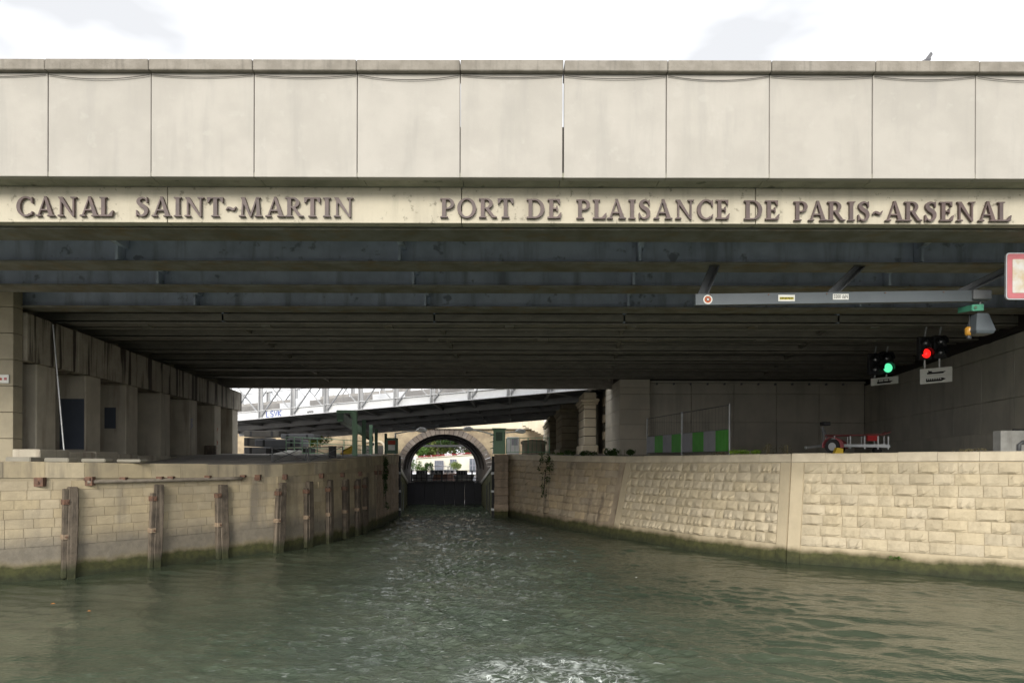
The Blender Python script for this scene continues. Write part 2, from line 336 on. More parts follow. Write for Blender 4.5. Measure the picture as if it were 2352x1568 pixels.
# ---- river water: a real wave surface, finer near the viewer
def axis(parts):
    out = []
    for a, b, n in parts: out += list(np.linspace(a, b, n, endpoint=False))
    out.append(parts[-1][1]); return np.array(out)
xs = axis([(-500, -60, 8), (-60, -17, 60), (-17, 17, 640), (17, 60, 60), (60, 500, 8)])
ys = np.concatenate([axis([(-500, -40, 8), (-40, 7, 60)])[:-1], 7 * (57 / 7) ** np.linspace(0, 1, 720)])
X, Y = np.meshgrid(xs, ys)
Zw = np.zeros_like(X)
def waves(n, l0, l1, amp, spread, base=1.35):
    z = np.zeros_like(X)
    for _ in range(n):
        lam = l0 * (l1 / l0) ** rng.random(); a = base + rng.normal() * spread; k = 2 * np.pi / lam
        z += amp * lam * np.sin(k * (X * np.cos(a) + Y * np.sin(a)) + rng.random() * 6.28)
    return z
def patchy(l):
    z = np.zeros_like(X)
    for _ in range(7):
        a = rng.random() * 6.28; lam = l * (0.6 + rng.random()); z += np.sin(2 * np.pi / lam * (X * np.cos(a) + 0.7 * Y * np.sin(a)) + rng.random() * 6.28)
    return np.clip(0.5 + z / 5, 0, 1)
cxw = 0.3 - (Y - 12) * 0.10
wake = np.exp(-((X - cxw) / (4.0 + 0.02 * Y)) ** 2)
fade = np.clip((Y + 20) / 20, 0, 1) * np.clip((40 - np.abs(X)) / 15, 0, 1)
Zw += waves(10, 2.0, 5.0, 0.0022, 0.8) * (0.6 + 0.8 * patchy(9))
Zw += waves(22, 0.45, 1.5, 0.0050, 0.6) * (0.25 + 1.0 * patchy(5)) * (0.7 + 0.9 * wake)
Zw += waves(40, 0.24, 0.75, 0.0105, 0.8) * (0.05 + 0.20 * patchy(4) ** 2 + 0.95 * wake * (0.35 + 0.9 * patchy(2.5)))
foam_r = np.exp(-(((X - 0.75) / 1.1) ** 2 + ((Y - 11.9) / 0.9) ** 2))
Zw += foam_r * 0.05 * (0.6 + waves(14, 0.2, 0.7, 0.05, 3.0) * 0.6)
Zw *= fade
nx, ny = len(xs), len(ys)
idx = np.arange(nx * ny).reshape(ny, nx)
quads = np.stack([idx[:-1, :-1], idx[:-1, 1:], idx[1:, 1:], idx[1:, :-1]], -1).reshape(-1, 4)
wm = bpy.data.meshes.new('water')
wm.vertices.add(nx * ny); wm.vertices.foreach_set('co', np.stack([X, Y, Zw], -1).astype(np.float32).ravel())
wm.loops.add(quads.size); wm.loops.foreach_set('vertex_index', quads.astype(np.int32).ravel())
wm.polygons.add(len(quads)); wm.polygons.foreach_set('loop_start', np.arange(0, quads.size, 4, dtype=np.int32))
wm.polygons.foreach_set('loop_total', np.full(len(quads), 4, dtype=np.int32)); wm.polygons.foreach_set('use_smooth', np.ones(len(quads), dtype=bool))
wm.update(); wm.validate()
water = bpy.data.objects.new('water', wm); C.objects.link(water); struct(water)
def water_mat():
    m = bpy.data.materials.new('river_water'); m.use_nodes = True; nt = m.node_tree; N = nt.nodes; LK = nt.links.new
    b = N['Principled BSDF']; b.inputs['Roughness'].default_value = 0.06; b.inputs['IOR'].default_value = 1.33
    geo = N.new('ShaderNodeNewGeometry')
    def noise(s, det, dist=0, sc=(1, 1, 1)):
        mpn = N.new('ShaderNodeMapping'); mpn.inputs['Scale'].default_value = sc; LK(geo.outputs['Position'], mpn.inputs[0])
        n = N.new('ShaderNodeTexNoise'); n.inputs['Scale'].default_value = s; n.inputs['Detail'].default_value = det; n.inputs['Distortion'].default_value = dist
        LK(mpn.outputs[0], n.inputs['Vector']); return n.outputs['Fac']
    def mr(v, a, b_, c=0, d=1):
        n = N.new('ShaderNodeMapRange'); n.interpolation_type = 'SMOOTHSTEP'
        for i, q in ((1, a), (2, b_), (3, c), (4, d)): n.inputs[i].default_value = q
        LK(v, n.inputs[0]); return n.outputs[0]
    def mm(op, a, b_):
        n = N.new('ShaderNodeMath'); n.operation = op
        for i, v in enumerate((a, b_)):
            if isinstance(v, (int, float)): n.inputs[i].default_value = v
            else: LK(v, n.inputs[i])
        return n.outputs[0]
    def mix(f, a, b_):
        n = N.new('ShaderNodeMix'); n.data_type = 'RGBA'
        for i, v in ((0, f), (6, a), (7, b_)):
            if isinstance(v, tuple): n.inputs[i].default_value = (*v, 1)
            else: LK(v, n.inputs[i])
        return n.outputs[2]
    base0 = mix(mr(noise(0.35, 3), .35, .65), (0.046, 0.062, 0.040), (0.066, 0.080, 0.052))
    # froth: churned spot behind the boat; thin flecks are glints painted in its track
    sep = N.new('ShaderNodeSeparateXYZ'); LK(geo.outputs['Position'], sep.inputs[0])
    def gauss(x0, y0, rx, ry):
        a = mm('DIVIDE', mm('SUBTRACT', sep.outputs[0], x0), rx); c = mm('DIVIDE', mm('SUBTRACT', sep.outputs[1], y0), ry)
        r2 = mm('ADD', mm('MULTIPLY', a, a), mm('MULTIPLY', c, c)); return mm('POWER', 2.718, mm('MULTIPLY', r2, -1.0))
    # paler base colour paints sky sheen into the bubbly track behind the boat
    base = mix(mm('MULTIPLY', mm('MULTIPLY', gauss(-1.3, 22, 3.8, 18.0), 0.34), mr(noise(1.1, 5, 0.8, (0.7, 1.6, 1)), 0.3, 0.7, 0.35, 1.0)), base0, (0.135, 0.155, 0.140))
    lace = mm('ABSOLUTE', mm('SUBTRACT', noise(3.3, 6, 1.2, (1, 1.5, 1)), 0.5), 0)
    lacef = mr(lace, 0.05, 0.0)
    clump = mr(noise(3.2, 8, 0.6, (1, 1.4, 1)), 0.46, 0.66)
    spot = gauss(0.62, 11.6, 1.35, 1.0)
    f1 = mm('MULTIPLY', mm('ADD', mm('MULTIPLY', lacef, 0.9), mm('MULTIPLY', clump, 0.6)), mr(spot, 0.15, 0.6))
    flecks = mm('MULTIPLY', mr(noise(6.5, 6, 0.5, (0.6, 2.8, 1)), 0.60, 0.72), mm('ADD', mm('MULTIPLY', gauss(-1.8, 20, 3.8, 12.0), 0.6), mm('MULTIPLY', gauss(0.5, 12.5, 3.0, 3.5), 0.4)))  # pale flecks stand in for glints of sky on the chop
    foam = N.new('ShaderNodeClamp'); LK(mm('ADD', f1, flecks), foam.inputs[0])
    col = mix(foam.outputs[0], base, (0.55, 0.59, 0.55)); LK(col, b.inputs['Base Color'])
    LK(mr(foam.outputs[0], 0, 1, 0.05, 0.8), b.inputs['Roughness'])
    bp = N.new('ShaderNodeBump'); bp.inputs['Distance'].default_value = 0.075; bp.inputs['Strength'].default_value = 1.0
    h = mm('MULTIPLY', noise(7.0, 5, 0.4, (1, 1.7, 1)), mm('ADD', mm('MULTIPLY', gauss(-1.6, 26, 4.4, 24), 1.15), 0.16))
    LK(mm('ADD', h, mm('MULTIPLY', foam.outputs[0], 0.8)), bp.inputs['Height']); LK(bp.outputs[0], b.inputs['Normal'])
    MATS['river_water'] = m; return m
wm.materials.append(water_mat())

# ================================================================== ROAD BRIDGE
D0 = 13.92; PXM = F / D0
zf = lambda y, d=D0: EYE + (CY - y) * d / F
bridge = thing('road_bridge', 'wide road bridge with cream panel parapet, bronze lettering and blue steel girders overhead', 'bridge', (0, D0, zf(170)))
J0, JS = (1055 - CX) / PXM, 1.997
joints = [J0 + JS * k for k in range(-9, 10)]
for k in range(len(joints) - 1):
    a, b = joints[k], joints[k + 1]
    gap = 0.008; ga = gb = gap
    if k - 9 == 0: gb = 0.016                    # the open joint lets the sky through
    if k - 9 == 1: ga = 0.016
    MB().box(a + ga, b - gb, D0 + 0.004 * math.sin(k * 2.7), D0 + 0.16, zf(408), zf(163, 13.8) + 0.0).build('parapet_panel', 'parapet_concrete', bridge, bevel=0.008)
    MB().box(a + ga * .7 + 0.005, b - gb * .7 + 0.005, 13.80 + 0.004 * math.sin(k * 1.9), 14.30, zf(163, 13.8) + 0.004, zf(137, 13.8) + 0.006 * math.sin(k * 3.1)).build('coping_stone', 'coping_concrete', bridge, bevel=0.014)
    # sagging cable below the coping of each bay
    pts = [(a + 0.02 + (b - a - 0.04) * t, D0 - 0.03, zf(163, 13.8) - 0.045 - 0.075 * 4 * t * (1 - t) * (0.8 + 0.35 * math.sin(k * 4.1))) for t in np.linspace(0, 1, 13)]
    MB().tube(pts, 0.007, 5).build('cable', 'cable_black', bridge)
    MB().box(a + 0.006 + 0.1 * math.sin(k), b - 0.006 + 0.1 * math.sin(k + 1), D0 + 0.02, 14.46, zf(408) + 0.012, zf(408) + 0.10).build('soffit_slab', 'soffit_stone', bridge)
bj = [(383 - CX) / (F / 14.46) + 5.92 * k for k in range(-2, 6)]
for k in range(len(bj) - 1):
    MB().box(bj[k] + 0.008, bj[k + 1] - 0.008, 14.46, 14.70, zf(513, 14.46), zf(408) + 0.01).build('name_band_slab', 'band_stone', bridge, bevel=0.008)
MB().box(-18, 18, 14.47, 14.60, zf(408) + 0.11, zf(262)).build('deck_edge', 'joint_dark', bridge)
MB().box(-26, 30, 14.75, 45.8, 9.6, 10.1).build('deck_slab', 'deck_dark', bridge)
ZB = 8.22                                           # underside of all girders
def girder(d, m_web, m_fl, wfl, x0=-26, x1=30):
    g = MB().box(x0, x1, d + wfl * .45, d + wfl * .45 + 0.05, ZB + 0.05, 9.6).build('girder', m_web, bridge)
    o = MB().box(x0, x1, d, d + wfl, ZB, ZB + 0.05).build('bottom_flange', m_fl, g)
    return g
GD = [14.80, 17.3, 19.65, 22.4]; BD = [25.1, 28.1, 31.6, 34.9, 38.0, 41.4]
for d in GD: girder(d, 'steel_blue', 'steel_flange', 0.78)
for d in BD:
    g = girder(d, 'steel_brown', 'steel_brown', 0.62)
    MB().box(-26, 30, d - 0.02, d + 0.26, ZB + 0.10, ZB + 0.34).build('ledge', 'steel_brown', g)
MB().box(-26, 30, 45.2, 45.7, 7.98, 9.6).build('edge_beam', 'steel_brown', bridge)
# stiffeners and cross frames in fanning lines, as they run below the deck
fan = [((315, 580), (740, 854)), ((935, 580), (1072, 851)), ((1465, 580), (1402, 851)), ((2085, 580), (1765, 839))]
def fan_x(k, d):
    (x0, y0), (x1, y1) = fan[k]
    y = CY - (8.75 - EYE) * F / d; t = (y - y0) / (y1 - y0); return (x0 + t * (x1 - x0) - CX) / F * d
alld = GD + BD + [45.3]
for k in range(4):
    for i in range(len(alld) - 1):
        a, b = alld[i] + 0.40, alld[i + 1] + 0.32
        p, q = (fan_x(k, a), a), (fan_x(k, b), b); w = 0.07
        blue = i < 4
        zb = ZB + (0.07 if blue else 0.16)
        if blue: # stiffener plates welded to the web, with a cross frame between webs
            MB().hexa([(q[0] - .09, q[1] - .34, zb), (q[0] - .03, q[1] - .34, zb), (q[0] - .03, q[1], zb), (q[0] - .09, q[1], zb),
                       (q[0] - .09, q[1] - .34, 9.55), (q[0] - .03, q[1] - .34, 9.55), (q[0] - .03, q[1], 9.55), (q[0] - .09, q[1], 9.55)]).build('stiffener', 'steel_blue', bridge)
            zb = 8.62
        MB().hexa([(p[0] - w, p[1], zb), (p[0] + w, p[1], zb), (q[0] + w, q[1], zb), (q[0] - w, q[1], zb),
                   (p[0] - w, p[1], 9.5), (p[0] + w, p[1], 9.5), (q[0] + w, q[1], 9.5), (q[0] - w, q[1], 9.5)]).build('cross_frame', 'steel_blue' if blue else 'steel_brown', bridge)

for (y_, z_, r_) in ((26.5, 8.32, .05), (30.2, 8.40, .04), (36.6, 8.36, .06)):
    MB().tube([(-22, y_, z_), (-6, y_, z_ - .02), (8, y_, z_), (20, y_, z_ + .02)], r_, 8).build('service_pipe', 'steel_brown', bridge)
for k in range(7):
    x_ = -13 + 4.3 * k; MB().box(x_ - .16, x_ + .16, 25.3, 25.7, ZB - .05, ZB - .002).build('splice_plate', 'steel_flange', bridge); MB().box(x_ + 1.1, x_ + 1.5, 28.2, 28.6, ZB - .04, ZB - .002).build('splice_plate', 'steel_brown', bridge)
# ---- bronze lettering
def ell(cx, cy, rx, ry, a0, a1, n=18):
    return [(cx + rx * math.cos(R(a0 + (a1 - a0) * i / n)), cy + ry * math.sin(R(a0 + (a1 - a0) * i / n))) for i in range(n + 1)]
def ring(cx, cy, RX, RY, rx, ry, a0, a1, n=18):
    o, i = ell(cx, cy, RX, RY, a0, a1, n), ell(cx, cy, rx, ry, a0, a1, n)
    return [[o[k], o[k + 1], i[k + 1], i[k]] for k in range(n)]
def rib(pts, ws):
    out = []; L_, R_ = [], []
    for i, p in enumerate(pts):
        a, b = pts[max(0, i - 1)], pts[min(len(pts) - 1, i + 1)]; t = Vector((b[0] - a[0], b[1] - a[1])).normalized(); n = Vector((-t.y, t.x)) * ws[i] / 2
        L_.append((p[0] + n.x, p[1] + n.y)); R_.append((p[0] - n.x, p[1] - n.y))
    return [[L_[i], L_[i + 1], R_[i + 1], R_[i]] for i in range(len(pts) - 1)]
def sm(pts, n=4):   # catmull-rom smoothing of a list of tuples
    out = []
    for i in range(len(pts) - 1):
        p = [pts[max(i - 1, 0)], pts[i], pts[i + 1], pts[min(i + 2, len(pts) - 1)]]
        for k in range(n):
            t = k / n
            out.append(tuple(0.5 * (2 * b + (c - a) * t + (2 * a - 5 * b + 4 * c - d) * t * t + (3 * b - a - 3 * c + d) * t ** 3) for a, b, c, d in zip(*p)))
    out.append(pts[-1]); return out
def srf(x0, x1, y):   # slab serif, thinner at its ends
    s = 0.075 if y == 0 else -0.075
    return [(x0, y), (x1, y), (x1, y + s * .6), ((x0 + x1) / 2 + .1, y + s), ((x0 + x1) / 2 - .1, y + s), (x0, y + s * .6)]
def rect(a, b, c, d): return [(a, c), (b, c), (b, d), (a, d)]
S1 = 0.18
def glyph(ch):
    st = lambda x: rect(x, x + S1, 0.02, .98)
    if ch == 'I': return .36, [[st(.09)], [srf(0, .36, 0)], [srf(0, .36, 1)]]
    if ch == 'L': return .68, [[st(.09)], [srf(0, .36, 1)], [rect(0, .62, 0, .075)], [[(.44, .07), (.62, .0), (.68, .30), (.63, .30)]]]
    if ch == 'T': return .76, [[st(.29)], [srf(.19, .57, 0)], [rect(0.02, .74, .925, 1)], [[(0, 1), (0.01, .72), (.06, .72), (.18, .93)]], [[(.76, 1), (.58, .93), (.70, .72), (.75, .72)]]]
    if ch == 'E': return .68, [[st(.09)], [rect(0, .60, .925, 1)], [rect(0, .62, 0, .075)], [rect(.26, .46, .47, .54)], [rect(.43, .49, .37, .64)],
                               [[(.44, .93), (.60, 1), (.60, .73), (.56, .73)]], [[(.46, .07), (.62, 0), (.68, .29), (.63, .29)]]]
    if ch == 'D': return .88, [[st(.09)], [rect(0, .42, .925, 1)], [rect(0, .42, 0, .075)], ring(.40, .5, .46, .5, .27, .425, -90, 90)]
    if ch == 'P': return .68, [[st(.09)], [srf(0, .38, 0)], [rect(0, .36, .925, 1)], [rect(.25, .36, .44, .51)], ring(.34, .72, .33, .28, .16, .21, -90, 90, 14)]
    if ch == 'R': return .86, [[st(.09)], [srf(0, .36, 0)], [rect(0, .36, .925, 1)], [rect(.25, .40, .46, .53)], ring(.34, .73, .33, .27, .16, .20, -90, 90, 14),
                               [[(.30, .48), (.46, .50), (.74, .08), (.87, .05), (.87, 0), (.63, 0)]]]
    if ch == 'A': return .92, [[[(.10, .03), (.18, .03), (.46, .93), (.43, 1.03)]], [[(.40, 1.03), (.52, 1.03), (.85, .03), (.65, .03)]], [rect(.22, .62, .29, .36)], [srf(0, .29, 0)], [srf(.56, .93, 0)]]
    if ch == 'N': return .96, [[rect(.13, .21, .02, .96)], [rect(.74, .82, .0, .98)], [[(.03, 1), (.25, 1), (.82, -.02), (.74, -.02)]], [srf(.02, .32, 0)], [srf(.63, .94, 1)]]
    if ch == 'M': return 1.12, [[[(.11, .02), (.19, .02), (.24, .97), (.16, .97)]], [[(.83, .98), (.95, .98), (1.02, .02), (.83, .02)]], [[(.08, 1), (.28, 1), (.58, .04), (.52, -.02)]],
                                [[(.82, 1), (.90, 1), (.58, -.02), (.51, .0)]], [srf(0, .30, 0)], [srf(.74, 1.12, 0)], [rect(.82, 1.02, .93, 1)]]
    if ch == 'O': return .90, [ring(.45, .5, .45, .525, .275, .44, 0, 360, 28)]
    if ch == 'C': return .80, [ring(.45, .5, .45, .525, .27, .44, 52, 308, 24), [[(.66, .86), (.73, .99), (.77, .99), (.79, .66), (.74, .66)]], [[(.68, .14), (.76, .04), (.80, .24), (.76, .26)]]]
    if ch == 'S':
        c = sm([(.53, .78, .05), (.44, .92, .07), (.30, .96, .10), (.155, .88, .15), (.13, .74, .18), (.24, .60, .20), (.40, .49, .21), (.49, .34, .19), (.46, .15, .15), (.32, .04, .10), (.17, .07, .07), (.06, .23, .05)])
        return .62, [rib([(a, b) for a, b, _ in c], [w for *_, w in c]), [[(.47, .84), (.51, 1), (.55, 1), (.56, .70), (.51, .70)]], [[(.02, .32), (.07, .32), (.12, .14), (.06, 0), (.02, 0)]]]
    c = sm([(.0, .33, .03), (.10, .46, .09), (.24, .42, .12), (.36, .37, .10), (.48, .52, .03)])
    return .48, [rib([(a, b) for a, b, _ in c], [w for *_, w in c])]
GM = {}
def glyph_mesh(ch, th=0.055):
    if ch in GM: return GM[ch]
    w, groups = glyph(ch); mb = MB()
    for k, g in enumerate(groups):
        dd = th + 0.0016 * k
        if len(g) == 1: mb.prism(g[0], (0, 0, 0), (1, 0, 0), (0, 0, 1), (0, -dd, 0))
        else:
            n = len(g)
            for q in g: mb.prism(q, (0, 0, 0), (1, 0, 0), (0, 0, 1), (0, -dd, 0))
    me = bpy.data.meshes.new('letter'); me.from_pydata(mb.v, [], mb.f)
    bm = bmesh.new(); bm.from_mesh(me); bmesh.ops.remove_doubles(bm, verts=bm.verts, dist=1e-5)
    # drop the inner walls shared by neighbouring ribbon quads
    seen = {}
    for f in bm.faces: seen.setdefault(tuple(sorted(v.index for v in f.verts)), []).append(f)
    bmesh.ops.delete(bm, geom=[f for fs in seen.values() if len(fs) > 1 for f in fs], context='FACES_ONLY')
    bmesh.ops.recalc_face_normals(bm, faces=bm.faces); bm.to_mesh(me); bm.free()
    me.materials.append(MATS['letter_bronze']); GM[ch] = (w, me); return GM[ch]
DB = 14.44; pm = F / DB
for word, x0, x1, yb in [('CANAL', 40, 262, 501), ('SAINT~MARTIN', 313, 812, 501), ('PORT', 1010, 1178, 502), ('DE', 1208, 1288, 503), ('PLAISANCE', 1322, 1673, 504), ('DE', 1706, 1787, 505), ('PARIS~ARSENAL', 1820, 2318, 507)]:
    cap = 44 / pm; ws = [glyph_mesh(c)[0] for c in word]; gapn = 0.13
    kern = [gapn - (0.10 if a + b in ('AL', 'LA', 'PA', 'LI', 'RT', 'AR', 'TI') and a != 'T' else 0) for a, b in zip(word, word[1:])]
    tot = sum(ws) + sum(kern); sx = (x1 - x0) / pm / tot; x = (x0 - CX) / pm
    for i, c in enumerate(word):
        me = glyph_mesh(c)[1]
        z = zf(yb, DB) + 0.0026 * ((x) - 0)      # undo the small roll
        place('letter', me, bridge, (x, DB, zf(yb, DB)), None, (sx, 1, cap))
        x += (ws[i] + (kern[i] if i < len(kern) else 0)) * sx

# ================================================================== QUAY WALLS
def stone_variants(name, m, rough, n=10, gx=4, gz=3):
    out = []
    for k in range(n):
        r = random.Random(100 + k); vs_ = []; fs = []
        for j in range(gz + 1):
            for i in range(gx + 1):
                edge = i in (0, gx) or j in (0, gz)
                fx, fz = i / gx, j / gz
                if 0 < i < gx: fx += r.uniform(-.07, .07)
                if 0 < j < gz: fz += r.uniform(-.10, .10)
                y = 0.0 if edge else -(rough * (0.15 + r.random() * 1.25))
                if j == 1 and gz > 2 and not edge: y = y * 1.5 - rough * .25; fz = .15 + r.uniform(0, .12)
                vs_.append((fx - .5, y, fz - .5))
        w = gx + 1
        for j in range(gz):
            for i in range(gx): fs.append((j * w + i, j * w + i + 1, (j + 1) * w + i + 1, (j + 1) * w + i))
        ring_ = [i for i in range(gx + 1)] + [j * w + gx for j in range(1, gz + 1)] + [gz * w + i for i in range(gx - 1, -1, -1)] + [j * w for j in range(gz - 1, 0, -1)]
        n0 = len(vs_); vs_ += [(vs_[i][0], 0.08, vs_[i][2]) for i in ring_]; q = len(ring_)
        fs += [(ring_[(i + 1) % q], ring_[i], n0 + i, n0 + (i + 1) % q) for i in range(q)]
        me = bpy.data.meshes.new(name); me.from_pydata(vs_, [], fs); me.materials.append(MATS[m]); out.append(me)
    return out
def lay_stones(wall, parent, s0, s1, z0, z1, rows, width, variants, proud, name='stone', joint=0.014, jit=0.25, zrel=False, stag=True, skip=None):
    hrow = (z1 - z0) / rows
    for r_ in range(rows):
        q = s0 - (width * 0.5 if (r_ % 2 and stag) else 0) ; za = z0 + r_ * hrow; zb = za + hrow
        while q < s1 - 0.05:
            wd = width * (1 + random.uniform(-jit, jit)); a, b = max(q, s0), min(q + wd, s1); q += wd
            if s1 - b < width * 0.3: b = s1; q = s1
            if b - a < 0.12: continue
            mid, zc = (a + b) / 2, (za + zb) / 2
            if skip and skip(mid, zc): continue
            k1 = wall.at(mid)[1] / 3.75 if zrel else 1
            pa, pb = wall.pt(a, zc * k1), wall.pt(b, zc * k1); t = (pb - pa).normalized()
            up = (wall.pt(mid, zb * k1) - wall.pt(mid, za * k1)).normalized(); nrm = t.cross(up).normalized()
            if wall.side < 0: t = -t; nrm = t.cross(up).normalized()
            if nrm.dot(wall.at(mid)[3]) < 0: nrm = -nrm; t = -t
            up2 = nrm.cross(t) ; up2 = up2 if up2.z > 0 else -up2
            rot = Matrix((t, nrm, up2)).transposed()
            if rot.determinant() < 0: rot = Matrix((-t, nrm, up2)).transposed()
            loc = wall.pt(mid, zc * k1, proud * random.uniform(.7, 1.2))
            place(name, random.choice(variants), parent, loc, rot, ((pb - pa).length - joint, 1, (zb - za) * k1 - joint))
def wall_body(wall, s0, s1, m, parent, name, ztop, zbot=-2.0, inset=0.0, top_w=0.6, step=0.8, z_from_h=True):
    n = max(2, int((s1 - s0) / step)); mb = MB(); vs_ = []; fs = []
    for i in range(n + 1):
        q = s0 + (s1 - s0) * i / n; _, h, _, nv = wall.at(q); zt = h + ztop if z_from_h else ztop
        a, b = wall.pt(q, zbot, -inset), wall.pt(q, zt, -inset); c = b + nv * top_w; d = Vector((c.x, c.y, zbot))
        vs_ += [a, b, c, d]
    for i in range(n):
        for k in range(4): fs.append((4 * i + k, 4 * i + (k + 1) % 4, 4 * i + 4 + (k + 1) % 4, 4 * i + 4 + k))
    fs += [(0, 1, 2, 3), tuple(4 * n + k for k in (3, 2, 1, 0))]
    return mb.add(vs_, fs).build(name, m, parent)
def coping_row(wall, parent, s0, s1, length, m, h, over, name='coping_stone', z_off=0.0, gap=0.008, w=0.6):
    n = max(1, round((s1 - s0) / length))
    for i in range(n):
        a, b = s0 + (s1 - s0) * i / n + gap / 2, s0 + (s1 - s0) * (i + 1) / n - gap / 2; mb = MB(); pts = []
        sub = [a, (a + b) / 2, b]; vs_ = []; fs = []
        dz = random.uniform(-.012, .012)
        for q in sub:
            _, hh, _, nv = wall.at(q); lo, hi = wall.pt(q, hh - h + z_off, over), wall.pt(q, hh + z_off + dz, over)
            vs_ += [lo, hi - Vector((0, 0, .03)), hi + nv * .03, hi + nv * (w + over), lo + nv * (w + over)]
        for k in range(2):
            for j in range(5): fs.append((5 * k + j, 5 * k + (j + 1) % 5, 5 * k + 5 + (j + 1) % 5, 5 * k + 5 + j))
        fs += [(0, 1, 2, 3, 4), (14, 13, 12, 11, 10)]
        mb.add(vs_, fs).build(name, m, parent)
rockA = stone_variants('rock_faced_stone', 'quay_stone_new', 0.036)
rockC = stone_variants('old_stone', 'quay_stone_old', 0.030)
flatL = stone_variants('ashlar', 'quay_stone_left', 0.006, 8, 3, 2)
brickL = stone_variants('lock_stone', 'lock_brick', 0.014, 8, 3, 2)
def right_section(label, s0, s1, m_plain, variants, m_cop, width, rows, margin0, margin1, coplen, rough_proud):
    loc = wr = WR.pt((s0 + s1) / 2, 0.0); t = thing('quay_wall', label, 'quay wall', (loc.x, loc.y, 0), 'stone quay walls on the right bank')
    wall_body(WR, s0, s1, m_plain, t, 'wall_core', -0.30)
    if margin0 > 0: wall_strip(WR, t, s0 + .012, s0 + margin0, m_plain)
    if margin1 > 0: wall_strip(WR, t, s1 - margin1, s1 - .012, m_plain)
    lay_stones(WR, t, s0 + margin0 + 0.02, s1 - margin1 - 0.02, 0.62, 3.42, rows, width, variants, rough_proud, zrel=True)
    coping_row(WR, t, s0, s1, coplen, m_cop, 0.29, 0.045)
    return t
def wall_strip(wall, parent, a, b, m):
    n = 4; vs_ = []; fs = []
    for i in range(n + 1):
        q = a + (b - a) * i / n; h = wall.at(q)[1]
        vs_ += [wall.pt(q, -.5, .035), wall.pt(q, h - .30, .035), wall.pt(q, h - .30, -.05), wall.pt(q, -.5, -.05)]
    for i in range(n):
        for k in range(4): fs.append((4 * i + k, 4 * i + (k + 1) % 4, 4 * i + 4 + (k + 1) % 4, 4 * i + 4 + k))
    fs += [(0, 1, 2, 3), tuple(4 * n + k for k in (3, 2, 1, 0))]
    MB().add(vs_, fs).build('smooth_margin', m, parent)
sR = {y: WR.s_of(y) for y in (19.6, 24.6, 32.6, 44.0)}
right_section('cream rock faced quay wall nearest the viewer at the right edge', WR.s_of(14.6), sR[24.6] - .012, 'quay_plain_new', rockA, 'quay_coping_new', 0.60, 8, 0, .42, 1.1, .03)
right_section('cream rock faced quay wall below the trailer and green fence', sR[24.6] + .012, sR[32.6] - .012, 'quay_plain_new', rockA, 'quay_coping_new', 0.54, 8, .40, .42, 1.3, .03)
right_section('dark stained old stone quay wall curving into the lock', sR[32.6] + .012, sR[44.0], 'quay_plain_old', rockC, 'quay_coping_new', 0.85, 8, .35, 0, 1.5, .02)
wall_body(WR, 0, WR.s_of(14.6) - .02, 'quay_plain_new', None, 'quay_wall', 0.0)
tag(bpy.data.objects['quay_wall.003'], 'plain quay wall on the right bank outside the view', 'quay wall')

# left bank
lw = thing('quay_wall', 'long curved ashlar quay wall with timber fenders on the left bank', 'quay wall', (-10, 22, 0))
SL0, SL1, SLE = WL.s_of(15.4), WL.s_of(36.5), WL.s_of(43.0)
wall_body(WL, 0, SLE, 'quay_plain_left', lw, 'wall_core', -0.40, inset=.004, step=.4)
lay_stones(WL, lw, SL0 + 1.5, SL1, 0.95, 2.85, 7, 0.58, flatL, .014, joint=.012, jit=.3)
coping_row(WL, lw, 0, SLE, 1.0, 'quay_coping_left', 0.46, 0.03, w=.7)
bw = thing('lock_approach_wall', 'dark brick-like approach wall with ivy beside the left lock pillar', 'wall', (-6.8, 39, 0))
lay_stones(WL, bw, WL.s_of(36.7), SLE, 0.1, 3.2, 11, 0.42, brickL, .035, joint=.014)

# fender piles against the left wall
def fender(px, label):
    # find the wall point that is seen at this image column
    best = min(np.linspace(SL0, SLE, 900), key=lambda q: abs(CX + F * WL.pt(q, 0).x / WL.pt(q, 0).y - px))
    p = WL.pt(best, 0, 0.0); nv = WL.at(best)[3]; tv = Vector((nv.y, -nv.x, 0)); 
    t = thing('fender_pile', label, 'fender', (p.x - nv.x * .2, p.y - nv.y * .2, 0), 'timber fenders on the left quay wall')
    lean = random.uniform(-.03, .05); wd = random.uniform(.27, .33); dp = .19; top = 2.62 + random.uniform(-.03, .05)
    prof = [(-1.2, .8), (0.25, .86), (0.6, 1.0), (1.6, .98), (top - .3, .95), (top, .90)]
    vs_, fs = [], []
    for z, k in prof:
        o = tv * (lean * z + random.uniform(-.012, .012)); a = wd * k / 2
        for u, d in ((-a, .0), (a, .0), (a, dp * k), (-a, dp * k)): vs_.append(p + o + tv * u - nv * d + Vector((0, 0, z)))
    for i in range(len(prof) - 1):
        for k in range(4): fs.append((4 * i + k, 4 * i + (k + 1) % 4, 4 * i + 4 + (k + 1) % 4, 4 * i + 4 + k))
    n = len(vs_); fs += [(3, 2, 1, 0), (n - 4, n - 3, n - 2, n - 1)]
    MB().add(vs_, fs).build('timber', 'timber_wet', t, bevel=.022)
    # a thinner plank nailed beside it
    a = p + tv * (-wd * .70) ; MB().beam(a - nv * .09, a + tv * (lean * top) - nv * .09 + Vector((0, 0, top - random.uniform(.05, .3))), .12, .16, up=-nv).build('plank', 'timber_wet', t, bevel=.01)
    for zz, m in ((2.22, 'rust'), (1.20, 'bracket_pale')):
        c = p + tv * (-wd * .62 + lean * zz) - nv * (dp * .55) + Vector((0, 0, zz))
        br = MB().beam(c - tv * .10 + nv * .02, c + tv * .07 + nv * .02, .24, .15, up=(0, 0, 1)).build('bracket', m, t, bevel=.012)
        MB().tube([c - nv * .09, c - nv * .125], .03, 8).build('bolt', 'rust', br)
